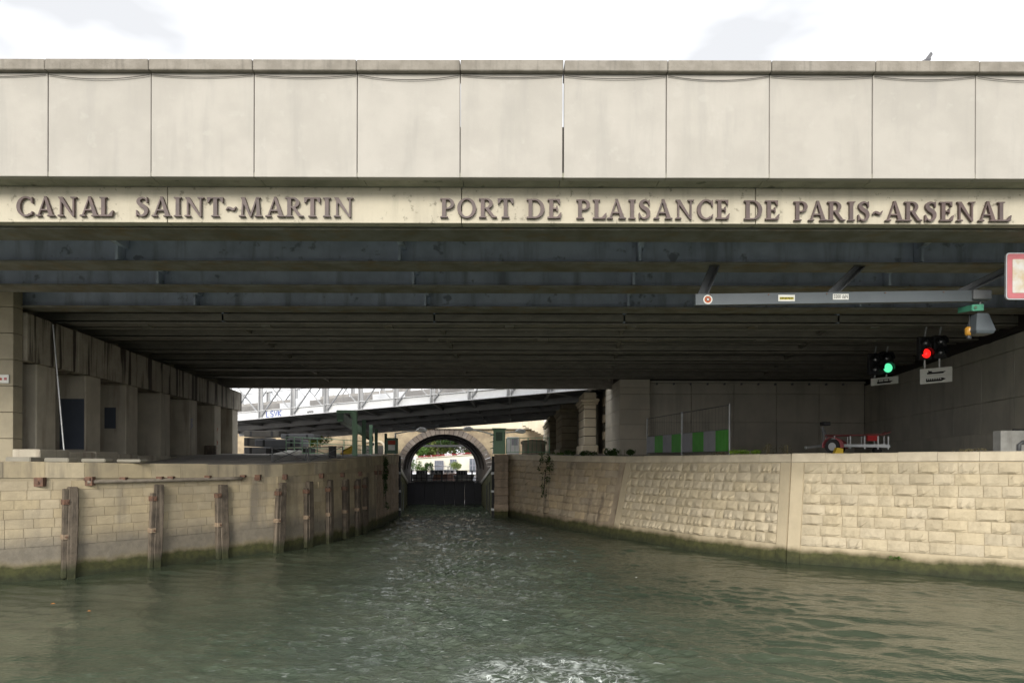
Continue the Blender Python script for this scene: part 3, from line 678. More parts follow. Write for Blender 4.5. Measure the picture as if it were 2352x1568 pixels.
names = ['first', 'second', 'third', 'fourth', 'fifth', 'sixth', 'seventh', 'eighth', 'ninth']
for i, px in enumerate([163, 356, 513, 640, 708, 755, 792, 820, 836]):
    fender(px, f'brown timber fender on the left quay wall, {names[i]} from the left')
# pipe run on small saddles below the left coping
pts = []
for px in np.linspace(196, 556, 14):
    q = min(np.linspace(SL0, SLE, 600), key=lambda q: abs(CX + F * WL.pt(q, 0).x / WL.pt(q, 0).y - px)); pts.append(WL.pt(q, 2.80 - 0.0, .10))
pr = thing('mooring_pipe', 'grey horizontal pipe fixed below the left coping above three fenders', 'pipe', pts[6])
MB().tube(pts, .062, 10).build('pipe', 'pipe_grey', pr, smooth=True)
for i in (0, 3, 6, 7, 10, 13):
    MB().box(pts[i].x - .09, pts[i].x + .09, pts[i].y - .02, pts[i].y + .16, pts[i].z + .04, pts[i].z + .12).build('saddle', 'rust', pr)
for i, px in enumerate([90, 205, 592, 652, 737, 785, 826, 862, 872, 888]):
    q = min(np.linspace(SL0 - 2, SLE, 600), key=lambda q: abs(CX + F * WL.pt(q, 0).x / WL.pt(q, 0).y - px)); c = WL.pt(q, 2.82, .05)
    s = .13 - .03 * (i > 1); MB().box(c.x - s, c.x + s, c.y - .07, c.y + .1, c.z - s, c.z + s).add([(c.x - .05, c.y - .12, c.z - .05), (c.x + .05, c.y - .12, c.z - .05), (c.x, c.y - .12, c.z + .06), (c.x, c.y - .07, c.z)], [(0, 1, 2), (0, 1, 3), (1, 2, 3), (2, 0, 3)]).build('wall_anchor', 'rust', lw, bevel=0)

# ================================================================== LEFT ABUTMENT
AX = lambda y: -15.2 - (y - 22.5) * 0.09
ab = thing('bridge_abutment', 'concrete bridge abutment with square pillars and rust streaked beam on the left', 'abutment', (-16, 30, 3.4))
segs = [22.5, 25.6, 29.4, 33.0, 35.4, 38.9, 41.2, 46.0]
for i in range(len(segs) - 1):
    a, b = segs[i] + .01, segs[i + 1] - .01; zt = lambda y: 8.06 - (y - 22.5) * .0145
    pr_ = 0.0 + .03 * (i % 2)
    MB().hexa([(AX(a) - 1.3, a, 6.55), (AX(a) + pr_, a, 6.55), (AX(b) + pr_, b, 6.55), (AX(b) - 1.3, b, 6.55),
               (AX(a) - 1.3, a, zt(a)), (AX(a) + pr_, a, zt(a)), (AX(b) + pr_, b, zt(b)), (AX(b) - 1.3, b, zt(b))]).build('cap_beam', 'beam_concrete', ab, bevel=.02)
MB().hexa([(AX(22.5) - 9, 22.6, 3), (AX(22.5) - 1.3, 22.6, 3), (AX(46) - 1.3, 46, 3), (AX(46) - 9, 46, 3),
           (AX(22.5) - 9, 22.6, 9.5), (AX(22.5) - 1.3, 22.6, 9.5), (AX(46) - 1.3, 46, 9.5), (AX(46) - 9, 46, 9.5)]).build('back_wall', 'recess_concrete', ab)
for fy in (24.35, 27.5, 30.8, 34.4, 38.1, 42.1, 45.5):
    n0 = fy - 1.15
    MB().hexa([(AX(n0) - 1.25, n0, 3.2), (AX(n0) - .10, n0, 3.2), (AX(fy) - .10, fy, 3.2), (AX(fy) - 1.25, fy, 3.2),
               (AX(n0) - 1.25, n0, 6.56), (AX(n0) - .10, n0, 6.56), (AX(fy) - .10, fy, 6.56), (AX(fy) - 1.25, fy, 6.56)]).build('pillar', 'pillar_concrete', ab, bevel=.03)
for (xa, xb_, ya, yb_, d) in ((137, 193, 918, 1034, 26.35), (240, 266, 938, 986, 29.65)):     # painted-out patches on the pillar fronts
    p, q = W(xa, yb_, d), W(xb_, ya, d); MB().box(p.x, q.x, d - .012, d - .004, p.z, q.z).build('painted_patch', 'paint_blue_grey', ab)
# pale stone return facing the viewer: courses of slabs
zz = 3.3; k = 0
while zz < 8.2:
    for j, (xa, xb) in enumerate(((-15.32, -16.9), (-16.92, -19.0), (-19.02, -21.4))):
        MB().box(xb, xa, 22.05, 22.48, zz + .008, zz + .80).build('facing_slab', 'pier_stone', ab, bevel=.008)
    zz += .808
# plinth blocks along the foot
for i in range(9):
    a = 21.9 + i * 1.75; b = a + 1.70; hh = [.36, .30, .33, .26, .22, .20, .18, .16, .14][i]
    zb_ = 3.30
    MB().hexa([(AX(a) - .1, a, zb_), (AX(a) + .75, a, zb_), (AX(b) + .75, b, zb_), (AX(b) - .1, b, zb_),
               (AX(a) - .1, a, 3.42 + hh), (AX(a) + .75, a, 3.42 + hh), (AX(b) + .75, b, 3.42 + hh), (AX(b) - .1, b, 3.42 + hh)]).build('plinth_block', 'pillar_concrete', ab, bevel=.03)
for i in range(4):
    a = WL.pt(SL0 + 6.7 + i * .95, 0); 
    tag(MB().box(-15.0 + i * .85, -14.25 + i * .85, 21.25 + i * .45, 21.75 + i * .45, 3.38, 3.54 - .02 * i).build('kerb_block', 'recess_concrete', None, bevel=.03),
        f'low cream kerb block on the left quay below the abutment, {names[i]} from the left', 'kerb block', 'kerb blocks on the left quay')
def ribbon3(mb, pts, w, o, u, v, n_, t=.006):
    for q in rib(pts, [w] * len(pts)): mb.prism(q, o, u, v, Vector(n_) * t)
def scribble(name, m, parent, o, u, v, nrm, strokes, w):
    mb = MB()
    for k, s in enumerate(strokes): ribbon3(mb, sm(s, 3), w, o, u, v, nrm, .004 + .0012 * k)
    return mb.build(name, m, parent)
GR = [[(0, 0), (.3, .5), (.1, .9), (.5, 1), (.55, .5)], [(.1, 1.2), (.5, 1.5), (.2, 1.8), (.6, 1.9)], [(.5, .2), (.7, .6), (.4, .8)], [(.0, 2.1), (.3, 2.5), (.5, 2.1), (.7, 2.6)], [(.2, -.4), (.5, -.2), (.3, .1)]]
for fy, m, sc in ((42.1, 'graffiti_red', .42), (38.1, 'graffiti_red', .28)):
    x = AX(fy - .6) - .10; scribble('graffiti', m, ab, (x + .004, fy - 1.0, 4.2), (0.0, sc * 1.4, 0), (0, 0, sc), (1, 0, 0), GR, .09)
scribble('graffiti', 'graffiti_blue', ab, (AX(37.2) - .096, 37.1, 5.0), (0, .45, 0), (0, 0, .3), (1, 0, 0), GR[:2], .09)
tag(MB().tube([W(121, 748, 22.6), W(147, 1036, 22.2)], .022, 8).build('leaning_pole', 'galvanised'), 'thin pale pole leaning against the left abutment', 'pole')
bb = W(483, 1062, 40.5)
tag(MB().lathe((bb.x, bb.y, 3.3), [(.30, 0), (.31, .05), (.31, .9), (.29, .95), (.05, .96)], 18).build('drum', 'timber_wet', smooth=False), 'rusty upright drum at the foot of the far left pillars', 'drum')
sg = thing('sign_plate', 'white lettered plate on the pale stone at the left edge', 'sign', (-15.6, 22.03, 5.8))
MB().box(-16.2, -15.42, 22.00, 22.03, 5.80, 6.06).build('plate', 'sign_white', sg, bevel=.008)
MB().box(-15.56, -15.48, 21.994, 22.00, 5.89, 5.97).build('emblem', 'sign_red', sg)
for i in range(5): MB().box(-16.1 + i * .1, -16.03 + i * .1, 21.994, 22.00, 5.89, 5.96).build('character', 'graffiti_red', sg)

# ================================================================== RIGHT ABUTMENT
ra = thing('bridge_abutment', 'grey concrete panel abutment behind the right quay and trailer', 'abutment', (14, 42.5, 3.75))
xb = [8.08 + 2.52 * i for i in range(6)]; xb[-1] = 20.84
MB().box(6.34, 32, 42.72, 45.1, 3, 9.55).build('wall_core', 'joint_dark', ra)  # carried up to the deck to block light above the panels
for i in range(5):
    for (z0, z1) in ((3.3, 5.72), (5.735, 7.40), (7.415, 8.04)):
        MB().box(xb[i] + .012, xb[i + 1] - .012, 42.5, 42.70, z0, z1).build('panel', 'wall_panel', ra, bevel=.01)
MB().box(8.08, 20.84, 42.36, 42.5, 8.05, 8.16).build('ledge', 'wall_panel', ra)
for i in range(12): MB().box(8.5 + i, 8.58 + i, 42.34, 42.5, 7.93, 8.05).build('ledge_bracket', 'grey_steel', ra)
# nearer corner block
MB().box(6.34, 8.06, 41.95, 42.7, 3.3, 8.2).build('corner_core', 'joint_dark', ra)
MB().box(6.34, 8.06, 42.72, 48.3, 3.3, 8.2).build('side_core', 'joint_dark', ra)
zs = [3.3, 4.70, 5.56, 6.44, 7.33, 7.72, 8.2]
for i in range(6):
    MB().box(6.30, 8.04, 41.88, 41.95, zs[i] + .008, zs[i + 1] - .008).build('panel', 'block_panel', ra, bevel=.008)
    MB().box(6.27, 6.34, 41.96, 48.28, zs[i] + .008, zs[i + 1] - .008).build('panel', 'block_panel', ra, bevel=.008)
# wall running towards the viewer
RW = lambda y: 20.84 - .1926 * (42.5 - y)
ycuts = [42.48 - 2.5 * i for i in range(12)]
MB().hexa([(RW(42.4) + .2, 42.4, 3), (RW(42.4) + 6, 42.4, 3), (RW(15) + 6, 15.2, 3), (RW(15) + .2, 15.2, 3), (RW(42.4) + .2, 42.4, 9.5), (RW(42.4) + 6, 42.4, 9.5), (RW(15) + 6, 15.2, 9.5), (RW(15) + .2, 15.2, 9.5)]).build('wall_core', 'joint_dark', ra)
for i in range(11):
    a, b = ycuts[i] - .012, ycuts[i + 1] + .012
    for (z0, z1) in ((3.3, 5.69), (5.705, 7.35), (7.365, 7.9)):
        MB().hexa([(RW(a), a, z0), (RW(a) + .18, a, z0), (RW(b) + .18, b, z0), (RW(b), b, z0), (RW(a), a, z1), (RW(a) + .18, a, z1), (RW(b) + .18, b, z1), (RW(b), b, z1)]).build('panel', 'wall_panel', ra, bevel=.01)
MB().tube([(RW(y) - .05, y, 7.95 - .06 * math.sin(y * 1.7)) for y in np.linspace(42, 16, 30)], .03, 6).build('conduit', 'cable_black', ra)
lowt = thing('low_wall', 'low concrete wall running along the foot of the right abutment', 'wall', (19.5, 33, 3.7))
lw_ = lambda y: RW(y) - .75
MB().hexa([(lw_(42) , 42, 3.5), (lw_(42) + .6, 42, 3.5), (lw_(23.4) + .6, 23.4, 3.5), (lw_(23.4), 23.4, 3.5), (lw_(42), 42, 4.44), (lw_(42) + .6, 42, 4.44), (lw_(23.4) + .6, 23.4, 4.46), (lw_(23.4), 23.4, 4.46)]).build('wall', 'wall_panel', lowt, bevel=.02)
wp = thing('white_block', 'white painted block with a grey pipe at the right edge', 'block', (16.0, 23.0, 3.75))
MB().box(15.62, 17.6, 22.95, 23.35, 3.6, 4.47).build('block', 'worn_white', wp, bevel=.015)
MB().tube([(16.15, 22.88, 3.65), (16.15, 22.88, 4.02), (16.25, 22.88, 4.10), (17.4, 22.88, 4.10)], .06, 8).build('pipe', 'grey_steel', wp, smooth=True)
MB().box(16.05, 17.5, 23.0, 23.05, 4.475, 4.52).build('rail', 'black_iron', wp)

# ================================================================== STRIPED WORKS FENCE
fA, fB = Vector((9.1, 30.0, 3.73)), Vector((7.70, 41.0, 3.76))
for k in range(2):
    a, b = fA.lerp(fB, k * .5 + .004), fA.lerp(fB, k * .5 + .496); u = (b - a).normalized(); ln = (b - a).length; nn = Vector((u.y, -u.x, 0))
    nn = -nn if nn.x > 0 else nn
    t = thing('works_fence', ['nearer green and grey striped works fence panel on the right quay', 'farther green and grey striped works fence panel against the concrete corner'][k], 'fence', a, 'striped works fence panels')
    MB().tube([a, a + Vector((0, 0, 2.13))], .04, 8).build('post', 'galvanised', t); MB().tube([b, b + Vector((0, 0, 2.13))], .04, 8).build('post', 'galvanised', t)
    for z in (.14, 1.06, 2.08): MB().tube([a + Vector((0, 0, z)), b + Vector((0, 0, z))], .018, 6).build('rail', 'grey_steel', t)
    for j in range(14):
        p = a.lerp(b, (j + 1) / 15); MB().tube([p + Vector((0, 0, 1.08)), p + Vector((0, 0, 2.06))], .004, 4).build('wire', 'grey_steel', t)
    for j in range(4):
        mb = MB(); n = 18; vs_, fs = [], []
        for i in range(n + 1):
            f_ = (j + i / n) / 4; p = a.lerp(b, .008 + f_ * .984) + nn * (.025 + (.022 if (i // 1) % 2 else 0.0))
            vs_ += [p + Vector((0, 0, .15)), p + Vector((0, 0, 1.05)), p - nn * .004 + Vector((0, 0, 1.05)), p - nn * .004 + Vector((0, 0, .15))]
        for i in range(n):
            for q in range(4): fs.append((4 * i + q, 4 * i + (q + 1) % 4, 4 * i + 4 + (q + 1) % 4, 4 * i + 4 + q))
        mb.add(vs_, fs).build('corrugated_sheet', 'board_green' if j % 2 == 0 else 'board_grey', t)

# ================================================================== BOAT TRAILER
tr = thing('boat_trailer', 'empty galvanised boat trailer with red mudguards parked on the right quay', 'trailer', (12.3, 27.0, 3.74))
gz = 3.74
def TP(x, y, d=27.0): return W(x, y, d)
frame = [((1895, 1020, 27.6), (2045, 1022, 26.2)), ((1890, 1022, 29.2), (2035, 1020, 28.2))]
for a, b in frame: MB().beam(W(*a), W(*b), .09, .10).build('frame_rail', 'galvanised', tr)
for f_ in (.15, .4, .62, .82, .97):
    p, q = W(*frame[0][0]).lerp(W(*frame[0][1]), f_), W(*frame[1][0]).lerp(W(*frame[1][1]), f_)
    MB().beam(p + Vector((0, 0, -.03)), q + Vector((0, 0, -.03)), .06, .06).build('cross_member', 'galvanised', tr)
    u = MB().tube([p + Vector((0, 0, -.12)), p + Vector((0, 0, .36))], .028, 6).build('upright', 'galvanised', tr)
    MB().tube([q, q + Vector((0, 0, .36))], .028, 6).build('upright', 'galvanised', tr)
for s in (0, 1):
    p, q = W(*frame[s][0]) + Vector((0, 0, .38)), W(*frame[s][1]) + Vector((0, 0, .42)); MB().tube([p, p.lerp(q, .9), q + Vector((0, 0, .10))], .026, 8).build('bunk_rail', 'rust_red', tr)
MB().beam(W(1890, 1021, 28.4), W(1850, 1026, 28.0), .09, .09).build('drawbar', 'galvanised', tr)
wp_ = W(1893, 1000, 28.2); MB().tube([W(1890, 1022, 28.2), wp_ + Vector((-.02, 0, .0)), W(1889, 978, 28.2)], .045, 8).build('winch_post', 'grey_steel', tr)
MB().tube([W(1905, 1020, 28.2), W(1893, 985, 28.2)], .03, 6).build('winch_brace', 'grey_steel', tr)
MB().box(*sum([[W(1887, 0, 28.2).x, W(1903, 0, 28.2).x], [28.0, 28.4], [W(0, 975, 28.2).z, W(0, 967, 28.2).z]], [])).build('winch', 'black_iron', tr, bevel=.02)
def wheel(c, ax, parent):
    c = Vector(c); ax = Vector(ax).normalized(); e1 = ax.cross(Vector((0, 0, 1))).normalized(); e2 = Vector((0, 0, 1)); vs_, fs = [], []
    prof = [(.15, -.08), (.25, -.09), (.28, -.05), (.28, .05), (.25, .09), (.15, .08)]; n = 22
    for r, x in prof:
        for k in range(n): g = 2 * math.pi * k / n; vs_.append(c + ax * x + (e1 * math.cos(g) + e2 * math.sin(g)) * r)
    for i in range(len(prof)):
        j = (i + 1) % len(prof)
        for k in range(n): fs.append((i * n + k, i * n + (k + 1) % n, j * n + (k + 1) % n, j * n + k))
    w = MB().add(vs_, fs).build('wheel', 'rubber', parent)
    MB().tube([c - ax * .06, c + ax * .06], .155, 16).tube([c - ax * .085, c + ax * .085], .045, 10).build('rim', 'galvanised', w)
def guard(c, ax, parent):
    c = Vector(c); ax = Vector(ax).normalized(); e1 = ax.cross(Vector((0, 0, 1))).normalized(); vs_, fs = [], []; n = 12
    for i in range(n + 1):
        g = R(-8 + 196 * i / n)
        for r, x in ((.35, -.13), (.35, .13), (.335, .13), (.335, -.13)): vs_.append(c + ax * x + (e1 * math.cos(g) + Vector((0, 0, 1)) * math.sin(g)) * r)
    for i in range(n):
        for k in range(4): fs.append((4 * i + k, 4 * i + (k + 1) % 4, 4 * i + 4 + (k + 1) % 4, 4 * i + 4 + k))
    MB().add(vs_, fs).build('mudguard', 'mudguard_red', parent)
axd = (W(*frame[1][0]) - W(*frame[0][0])); axd = Vector((.75, .66, 0))
for c in (Vector((W(1913, 0, 26.9).x, 26.9, gz + .28)), Vector((W(1925, 0, 29.6).x, 29.6, gz + .28))): wheel(c, axd, tr); guard(c, axd, tr)
MB().box(W(1990, 0, 28).x, W(2014, 0, 28).x, 27.9, 28.0, W(0, 1010, 28).z, W(0, 994, 28).z).build('tail_board', 'tail_red', tr)
c = W(2005, 0, 27.6); MB().tube([(c.x, 27.2, gz + .14), (c.x, 27.4, gz + .14)], .14, 14).build('jockey_wheel', 'rubber', tr)
yc = thing('wheel_chock', 'small yellow wheel chock in front of the trailer wheel', 'chock', (W(1923, 0, 26.2).x, 26.2, gz))
a = W(1914, 0, 26.2).x; MB().prism([(0, 0), (.34, 0), (.32, .20), (.10, .24)], (a, 26.1, gz - .01), (1, 0, 0), (0, 0, 1), (0, .22, 0)).build('body', 'yellow_paint', yc, bevel=.012)

# ================================================================== HANGING SIGNALS AND BAR
bar = thing('gauge_bar', 'grey steel bar with stickers hung on slanted struts under the right girders', 'bar', W(1900, 685, 16.5))
A_, B_ = W(1595, 688, 16.5), W(2262, 677, 16.5)
MB().beam(A_, B_, .13, .26).build('bar', 'bar_steel', bar, bevel=.008)
for (xa, xt) in ((1612, 1640), (1910, 1975), (2210, 2330)):
    p = A_.lerp(B_, (xa - 1595) / 667) + Vector((0, .12, .10)); q = Vector(((xt - CX) / F * 17.45, 17.55, 8.22)); s = MB().beam(p, q, .20, .03, up=(0, 1, .3)).build('strut', 'grey_steel', bar)
    MB().beam(p + Vector((.10, .0, 0)), q + Vector((.10, 0, 0)), .03, .16, up=(0, 1, .3)).build('strut_web', 'grey_steel', s)
for k in range(5): MB().tube([A_.lerp(B_, .05 + .2 * k) + Vector((0, -.064, .09)), A_.lerp(B_, .05 + .2 * k) + Vector((0, -.085, .09))], .014, 8).build('bolt', 'rust', bar)
def disc(name, m, parent, c, r, t, n=24): return MB().tube([Vector(c), Vector(c) + Vector((0, -t, 0))], r, n).build(name, m, parent)
c = W(1623, 688, 16.5); c.y -= .066
st = disc('round_sticker', 'sign_white', bar, c, .105, .004); disc('sticker_ring', 'sticker_orange', st, c + Vector((0, -.004, 0)), .078, .003)
disc('sticker_centre', 'sign_black', st, c + Vector((0, -.007, 0)), .038, .003)
for a in (45, 135):
    d_ = Vector((math.cos(R(a)), 0, math.sin(R(a)))) * .034; MB().beam(c + d_ + Vector((0, -.0115 - a * 1e-5, 0)), c - d_ + Vector((0, -.0115 - a * 1e-5, 0)), .016, .002, up=(0, 1, 0)).build('sticker_cross', 'sign_white', st)
def plate(name, m, parent, x0, x1, y0, y1, d, t=.004, dy=0.0):
    a, b = W(x0, y1, d), W(x1, y0, d); return MB().box(a.x, b.x, d - dy - t, d - dy, a.z, b.z).build(name, m, parent)
pl = plate('notice_sticker', 'sign_white', bar, 1784, 1822, 677, 691.5, 16.5, dy=.068); plate('notice_stripe', 'sticker_yellow', pl, 1787, 1819, 682, 688, 16.5, dy=.0725)
for k in range(9): plate('character', 'sign_black', pl, 1788.5 + 3.4 * k, 1790.8 + 3.4 * k, 683, 687 - (k % 3) * .4, 16.5, .002, .0768)
pl = plate('load_sticker', 'sign_white', bar, 1909, 1945, 674.5, 687.5, 16.5, dy=.068)
def text(body, m, parent, loc, size, rot=(R(90), 0, 0), ext=.001, sx=1.0, name='lettering'):
    cu = bpy.data.curves.new(name, 'FONT'); cu.body = body; cu.size = size; cu.extrude = ext; cu.align_x = 'CENTER'; cu.align_y = 'CENTER'
    tmp = bpy.data.objects.new('tmp', cu); C.objects.link(tmp); dg = bpy.context.evaluated_depsgraph_get(); me = bpy.data.meshes.new_from_object(tmp.evaluated_get(dg))
    bpy.data.objects.remove(tmp); me.name = name; me.materials.clear(); me.materials.append(MATS[m]); o = bpy.data.objects.new(name, me); C.objects.link(o); o.parent = parent
    o.location = Vector(loc) - org(parent); o.rotation_euler = rot; o.scale = (sx, 1, 1); return o
c = W(1927, 681, 16.5); text('3200 daN', 'sign_black', pl, (c.x, 16.5 - .0745, c.z), .115, sx=.72)

cl = thing('clearance_light', 'grey hooded lamp with green plate hanging at the right end of the bar', 'lamp', W(2245, 720, 16.5))
MB().tube([W(2250, 672, 16.5), W(2250, 700, 16.5)], .03, 8).build('hanger', 'grey_steel', cl)
MB().box(*[v for a, b in zip(W(2236, 684, 16.35), W(2262, 668, 16.6)) for v in (a, b)]).build('clamp', 'grey_steel', cl, bevel=.02)
a, b, cc = W(2200, 710, 16.9), W(2232, 704, 16.35), W(2258, 703, 16.35)
MB().beam(a, b, .02, .13).build('green_plate', 'plate_green', cl); g2 = MB().beam(b, cc, .02, .145).build('green_plate', 'plate_green', cl)
disc('plate_mark', 'green_dark', g2, W(2240, 703, 16.32), .035, .004)
for k in range(3): MB().beam(a.lerp(b, .2 + .2 * k) + Vector((0, -.016, 0)), a.lerp(b, .32 + .2 * k) + Vector((0, -.016, 0)), .006, .03).build('plate_mark', 'green_dark', cl)
h0, h1 = W(2249, 718, 16.5), W(2251, 766, 16.5)
vs_ = []
for c, w, dpt in ((h0, .13, .13), (h1 + Vector((0, 0, .08)), .23, .21), (h1, .19, .17)):
    vs_ += [c + Vector((-w, -dpt, 0)), c + Vector((w, -dpt, 0)), c + Vector((w, dpt, 0)), c + Vector((-w, dpt, 0))]
MB().add(vs_, [(0, 1, 2, 3), (8, 9, 10, 11)] + [(4 * i + k, 4 * i + (k + 1) % 4, 4 * i + 4 + (k + 1) % 4, 4 * i + 4 + k) for i in range(2) for k in range(4)]).build('hood', 'bar_steel', cl, bevel=.015)
c = W(2225, 757, 16.6); MB().lathe(c - Vector((0, 0, .11)), [(.05, 0), (.085, .03), (.09, .16), (.06, .2)], 14).build('amber_lens', 'lamp_amber', cl, smooth=True)
MB().tube([c + Vector((0, 0, .09)), W(2226, 718, 16.6)], .012, 6).build('stem', 'black_iron', cl); MB().lathe(c - Vector((0, 0, .2)), [(.02, 0), (.055, .03), (.05, .09)], 12).build('bulb_cap', 'lens_dark', cl)
MB().lathe(c + Vector((.015, -.088, -.01)), [(.004, -.02), (.022, 0), (.004, .02)], 10).build('glint', 'glint_white', cl)  # glowing bead painted in as a highlight on the amber lens

def signal(label, group, cols, rows, d, lit, litmat, hang_top, sign, icons, tilt):
    cx_, cy_ = sum(cols) / 2, sum(rows) / 2; t = thing('canal_signal', label, 'signal light', W(cx_, rows[1], d), group)
    s = d / F
    for ci, x in enumerate(cols):
        c = W(x, cy_ - (x - cols[0]) * tilt, d); hw, hh = 15 * s, (rows[1] - rows[0]) * .5 * s + 14 * s
        head = MB().box(c.x - hw, c.x + hw, d + .02, d + .24, c.z - hh, c.z + hh).build('signal_head', 'black_iron', t, bevel=.03)
        MB().tube([W(x, hang_top, d + .1), Vector((c.x, d + .1, c.z + hh - .01))], .035, 8).build('hanger', 'galvanised', t)
        MB().tube([Vector((c.x, d + .1, c.z - hh + .01)), W(x - 4, sign[2] + 2, d + .1)], .035, 8).build('sign_hanger', 'galvanised', t)
        for ri, y in enumerate(rows):
            p = W(x, y - (x - cols[0]) * tilt, d); on = (ci, ri) == lit; r = 10.5 * s
            le = MB()
            vs_ = []; n = 18
            for rr, yy in ((r, 0), (r * .8, -.05), (r * .45, -.085), (.001, -.10)):
                for k in range(n): g = 2 * math.pi * k / n; vs_.append(p + Vector((rr * math.cos(g), yy, rr * math.sin(g))))
            le.add(vs_, [(i * n + k, i * n + (k + 1) % n, (i + 1) * n + (k + 1) % n, (i + 1) * n + k) for i in range(3) for k in range(n)])
            lo = le.build('lens', litmat if on else 'lens_dark', head, smooth=True)
            vs_ = []; m_ = 12
            for yy, rr in ((.02, r * 1.16), (-.15, r * 1.16)):
                for k in range(m_ + 1): g = R(-15 + 210 * k / m_); kk = 1 if yy > 0 else 1; vs_ += [p + Vector((rr * math.cos(g), yy, rr * math.sin(g)))]
            MB().add(vs_, [(k, k + 1, m_ + 2 + k, m_ + 1 + k) for k in range(m_)]).build('visor', 'black_iron', head)
    x0, x1, y0, y1 = sign; dz = (x1 - x0) * tilt
    for j in range(len(icons)):
        ya, yb = y0 + (y1 - y0) * j / len(icons), y0 + (y1 - y0) * (j + 1) / len(icons) - .4
        P = lambda u, v, off=0.0: W(x0 + (x1 - x0) * u, yb + (ya - yb) * v - dz * (u - .5), d) + Vector((0, -off, 0))
        bd = MB(); bd.hexa([P(0, 0), P(1, 0), P(1, 0) + Vector((0, .03, 0)), P(0, 0) + Vector((0, .03, 0)), P(0, 1), P(1, 1), P(1, 1) + Vector((0, .03, 0)), P(0, 1) + Vector((0, .03, 0))])
        bo = bd.build('sign_board', 'sign_white', t)
        o, u, v = P(0, 0, .003), P(1, 0) - P(0, 0), P(0, 1) - P(0, 0)
        ic = MB()
        for k, poly in enumerate(icons[j]): ic.prism(poly, o, u, v, (0, -.003 - .0012 * k, 0))
        ic.build('boat_symbol', 'sign_black', bo)
hull = [(.22, .22), (.70, .22), (.80, .50), (.20, .42)]
ic_cargo = [hull, [(.22, .42), (.40, .42), (.40, .47), (.36, .47), (.36, .62), (.28, .62), (.28, .74), (.25, .74), (.25, .47), (.22, .47)]]
ic_barge = [[(.18, .22), (.66, .22), (.80, .48), (.70, .66), (.62, .66), (.66, .46), (.22, .44), (.22, .66), (.18, .66)]] + [[(.25 + .055 * k, .44), (.28 + .055 * k, .44), (.28 + .055 * k, .64), (.25 + .055 * k, .64)] for k in range(7)]
ic_cruise = [[(.22, .2), (.70, .2), (.80, .46), (.22, .46)], [(.25, .46), (.28, .46), (.28, .76), (.25, .76)], [(.28, .70), (.66, .70), (.66, .76), (.28, .76)], [(.45, .46), (.48, .46), (.48, .70), (.45, .70)], [(.63, .46), (.66, .46), (.66, .70), (.63, .70)]]
signal('hanging canal signal with a lit green lamp over a single boat sign', 'hanging canal signals', (2012, 2039), (822, 845), 29.0, (1, 1), 'light_green', 793, (2000, 2063, 864, 881), [ic_cruise], .10)
signal('hanging canal signal with a lit red lamp over a double boat sign', 'hanging canal signals', (2127, 2161), (784, 809), 25.0, (0, 1), 'light_red', 748, (2113, 2187, 842, 877), [ic_cargo, ic_barge], .09)
ns = thing('navigation_sign', 'square red bordered navigation sign cut by the right edge', 'sign', W(2352, 630, 15.3))
def rsq(x0, x1, y0, y1, d, r, t, m, parent, name, dy):
    a, b = W(x0, y1, d), W(x1, y0, d); pts = []
    for (cx_, cz_, g0) in ((b.x - r, b.z - r, 0), (a.x + r, b.z - r, 90), (a.x + r, a.z + r, 180), (b.x - r, a.z + r, 270)):
        for k in range(5): g = R(g0 + 22.5 * k); pts.append((cx_ + r * math.cos(g), cz_ + r * math.sin(g)))
    return MB().prism(pts, (0, d - dy, 0), (1, 0, 0), (0, 0, 1), (0, -t, 0)).build(name, m, parent)
rsq(2306, 2412, 579, 686, 15.3, .07, .05, 'galvanised', ns, 'sign_back', 0); rb = rsq(2308.5, 2409.5, 581.5, 683.5, 15.3, .06, .006, 'sign_red', ns, 'red_border', .051)
rsq(2320, 2398, 594, 671, 15.3, .02, .006, 'sign_rusty_white', rb, 'white_field', .057)
MB().beam(W(2360, 600, 15.45), Vector((11.4, 15.2, 8.25)), .06, .06).build('bracket_arm', 'grey_steel', ns)

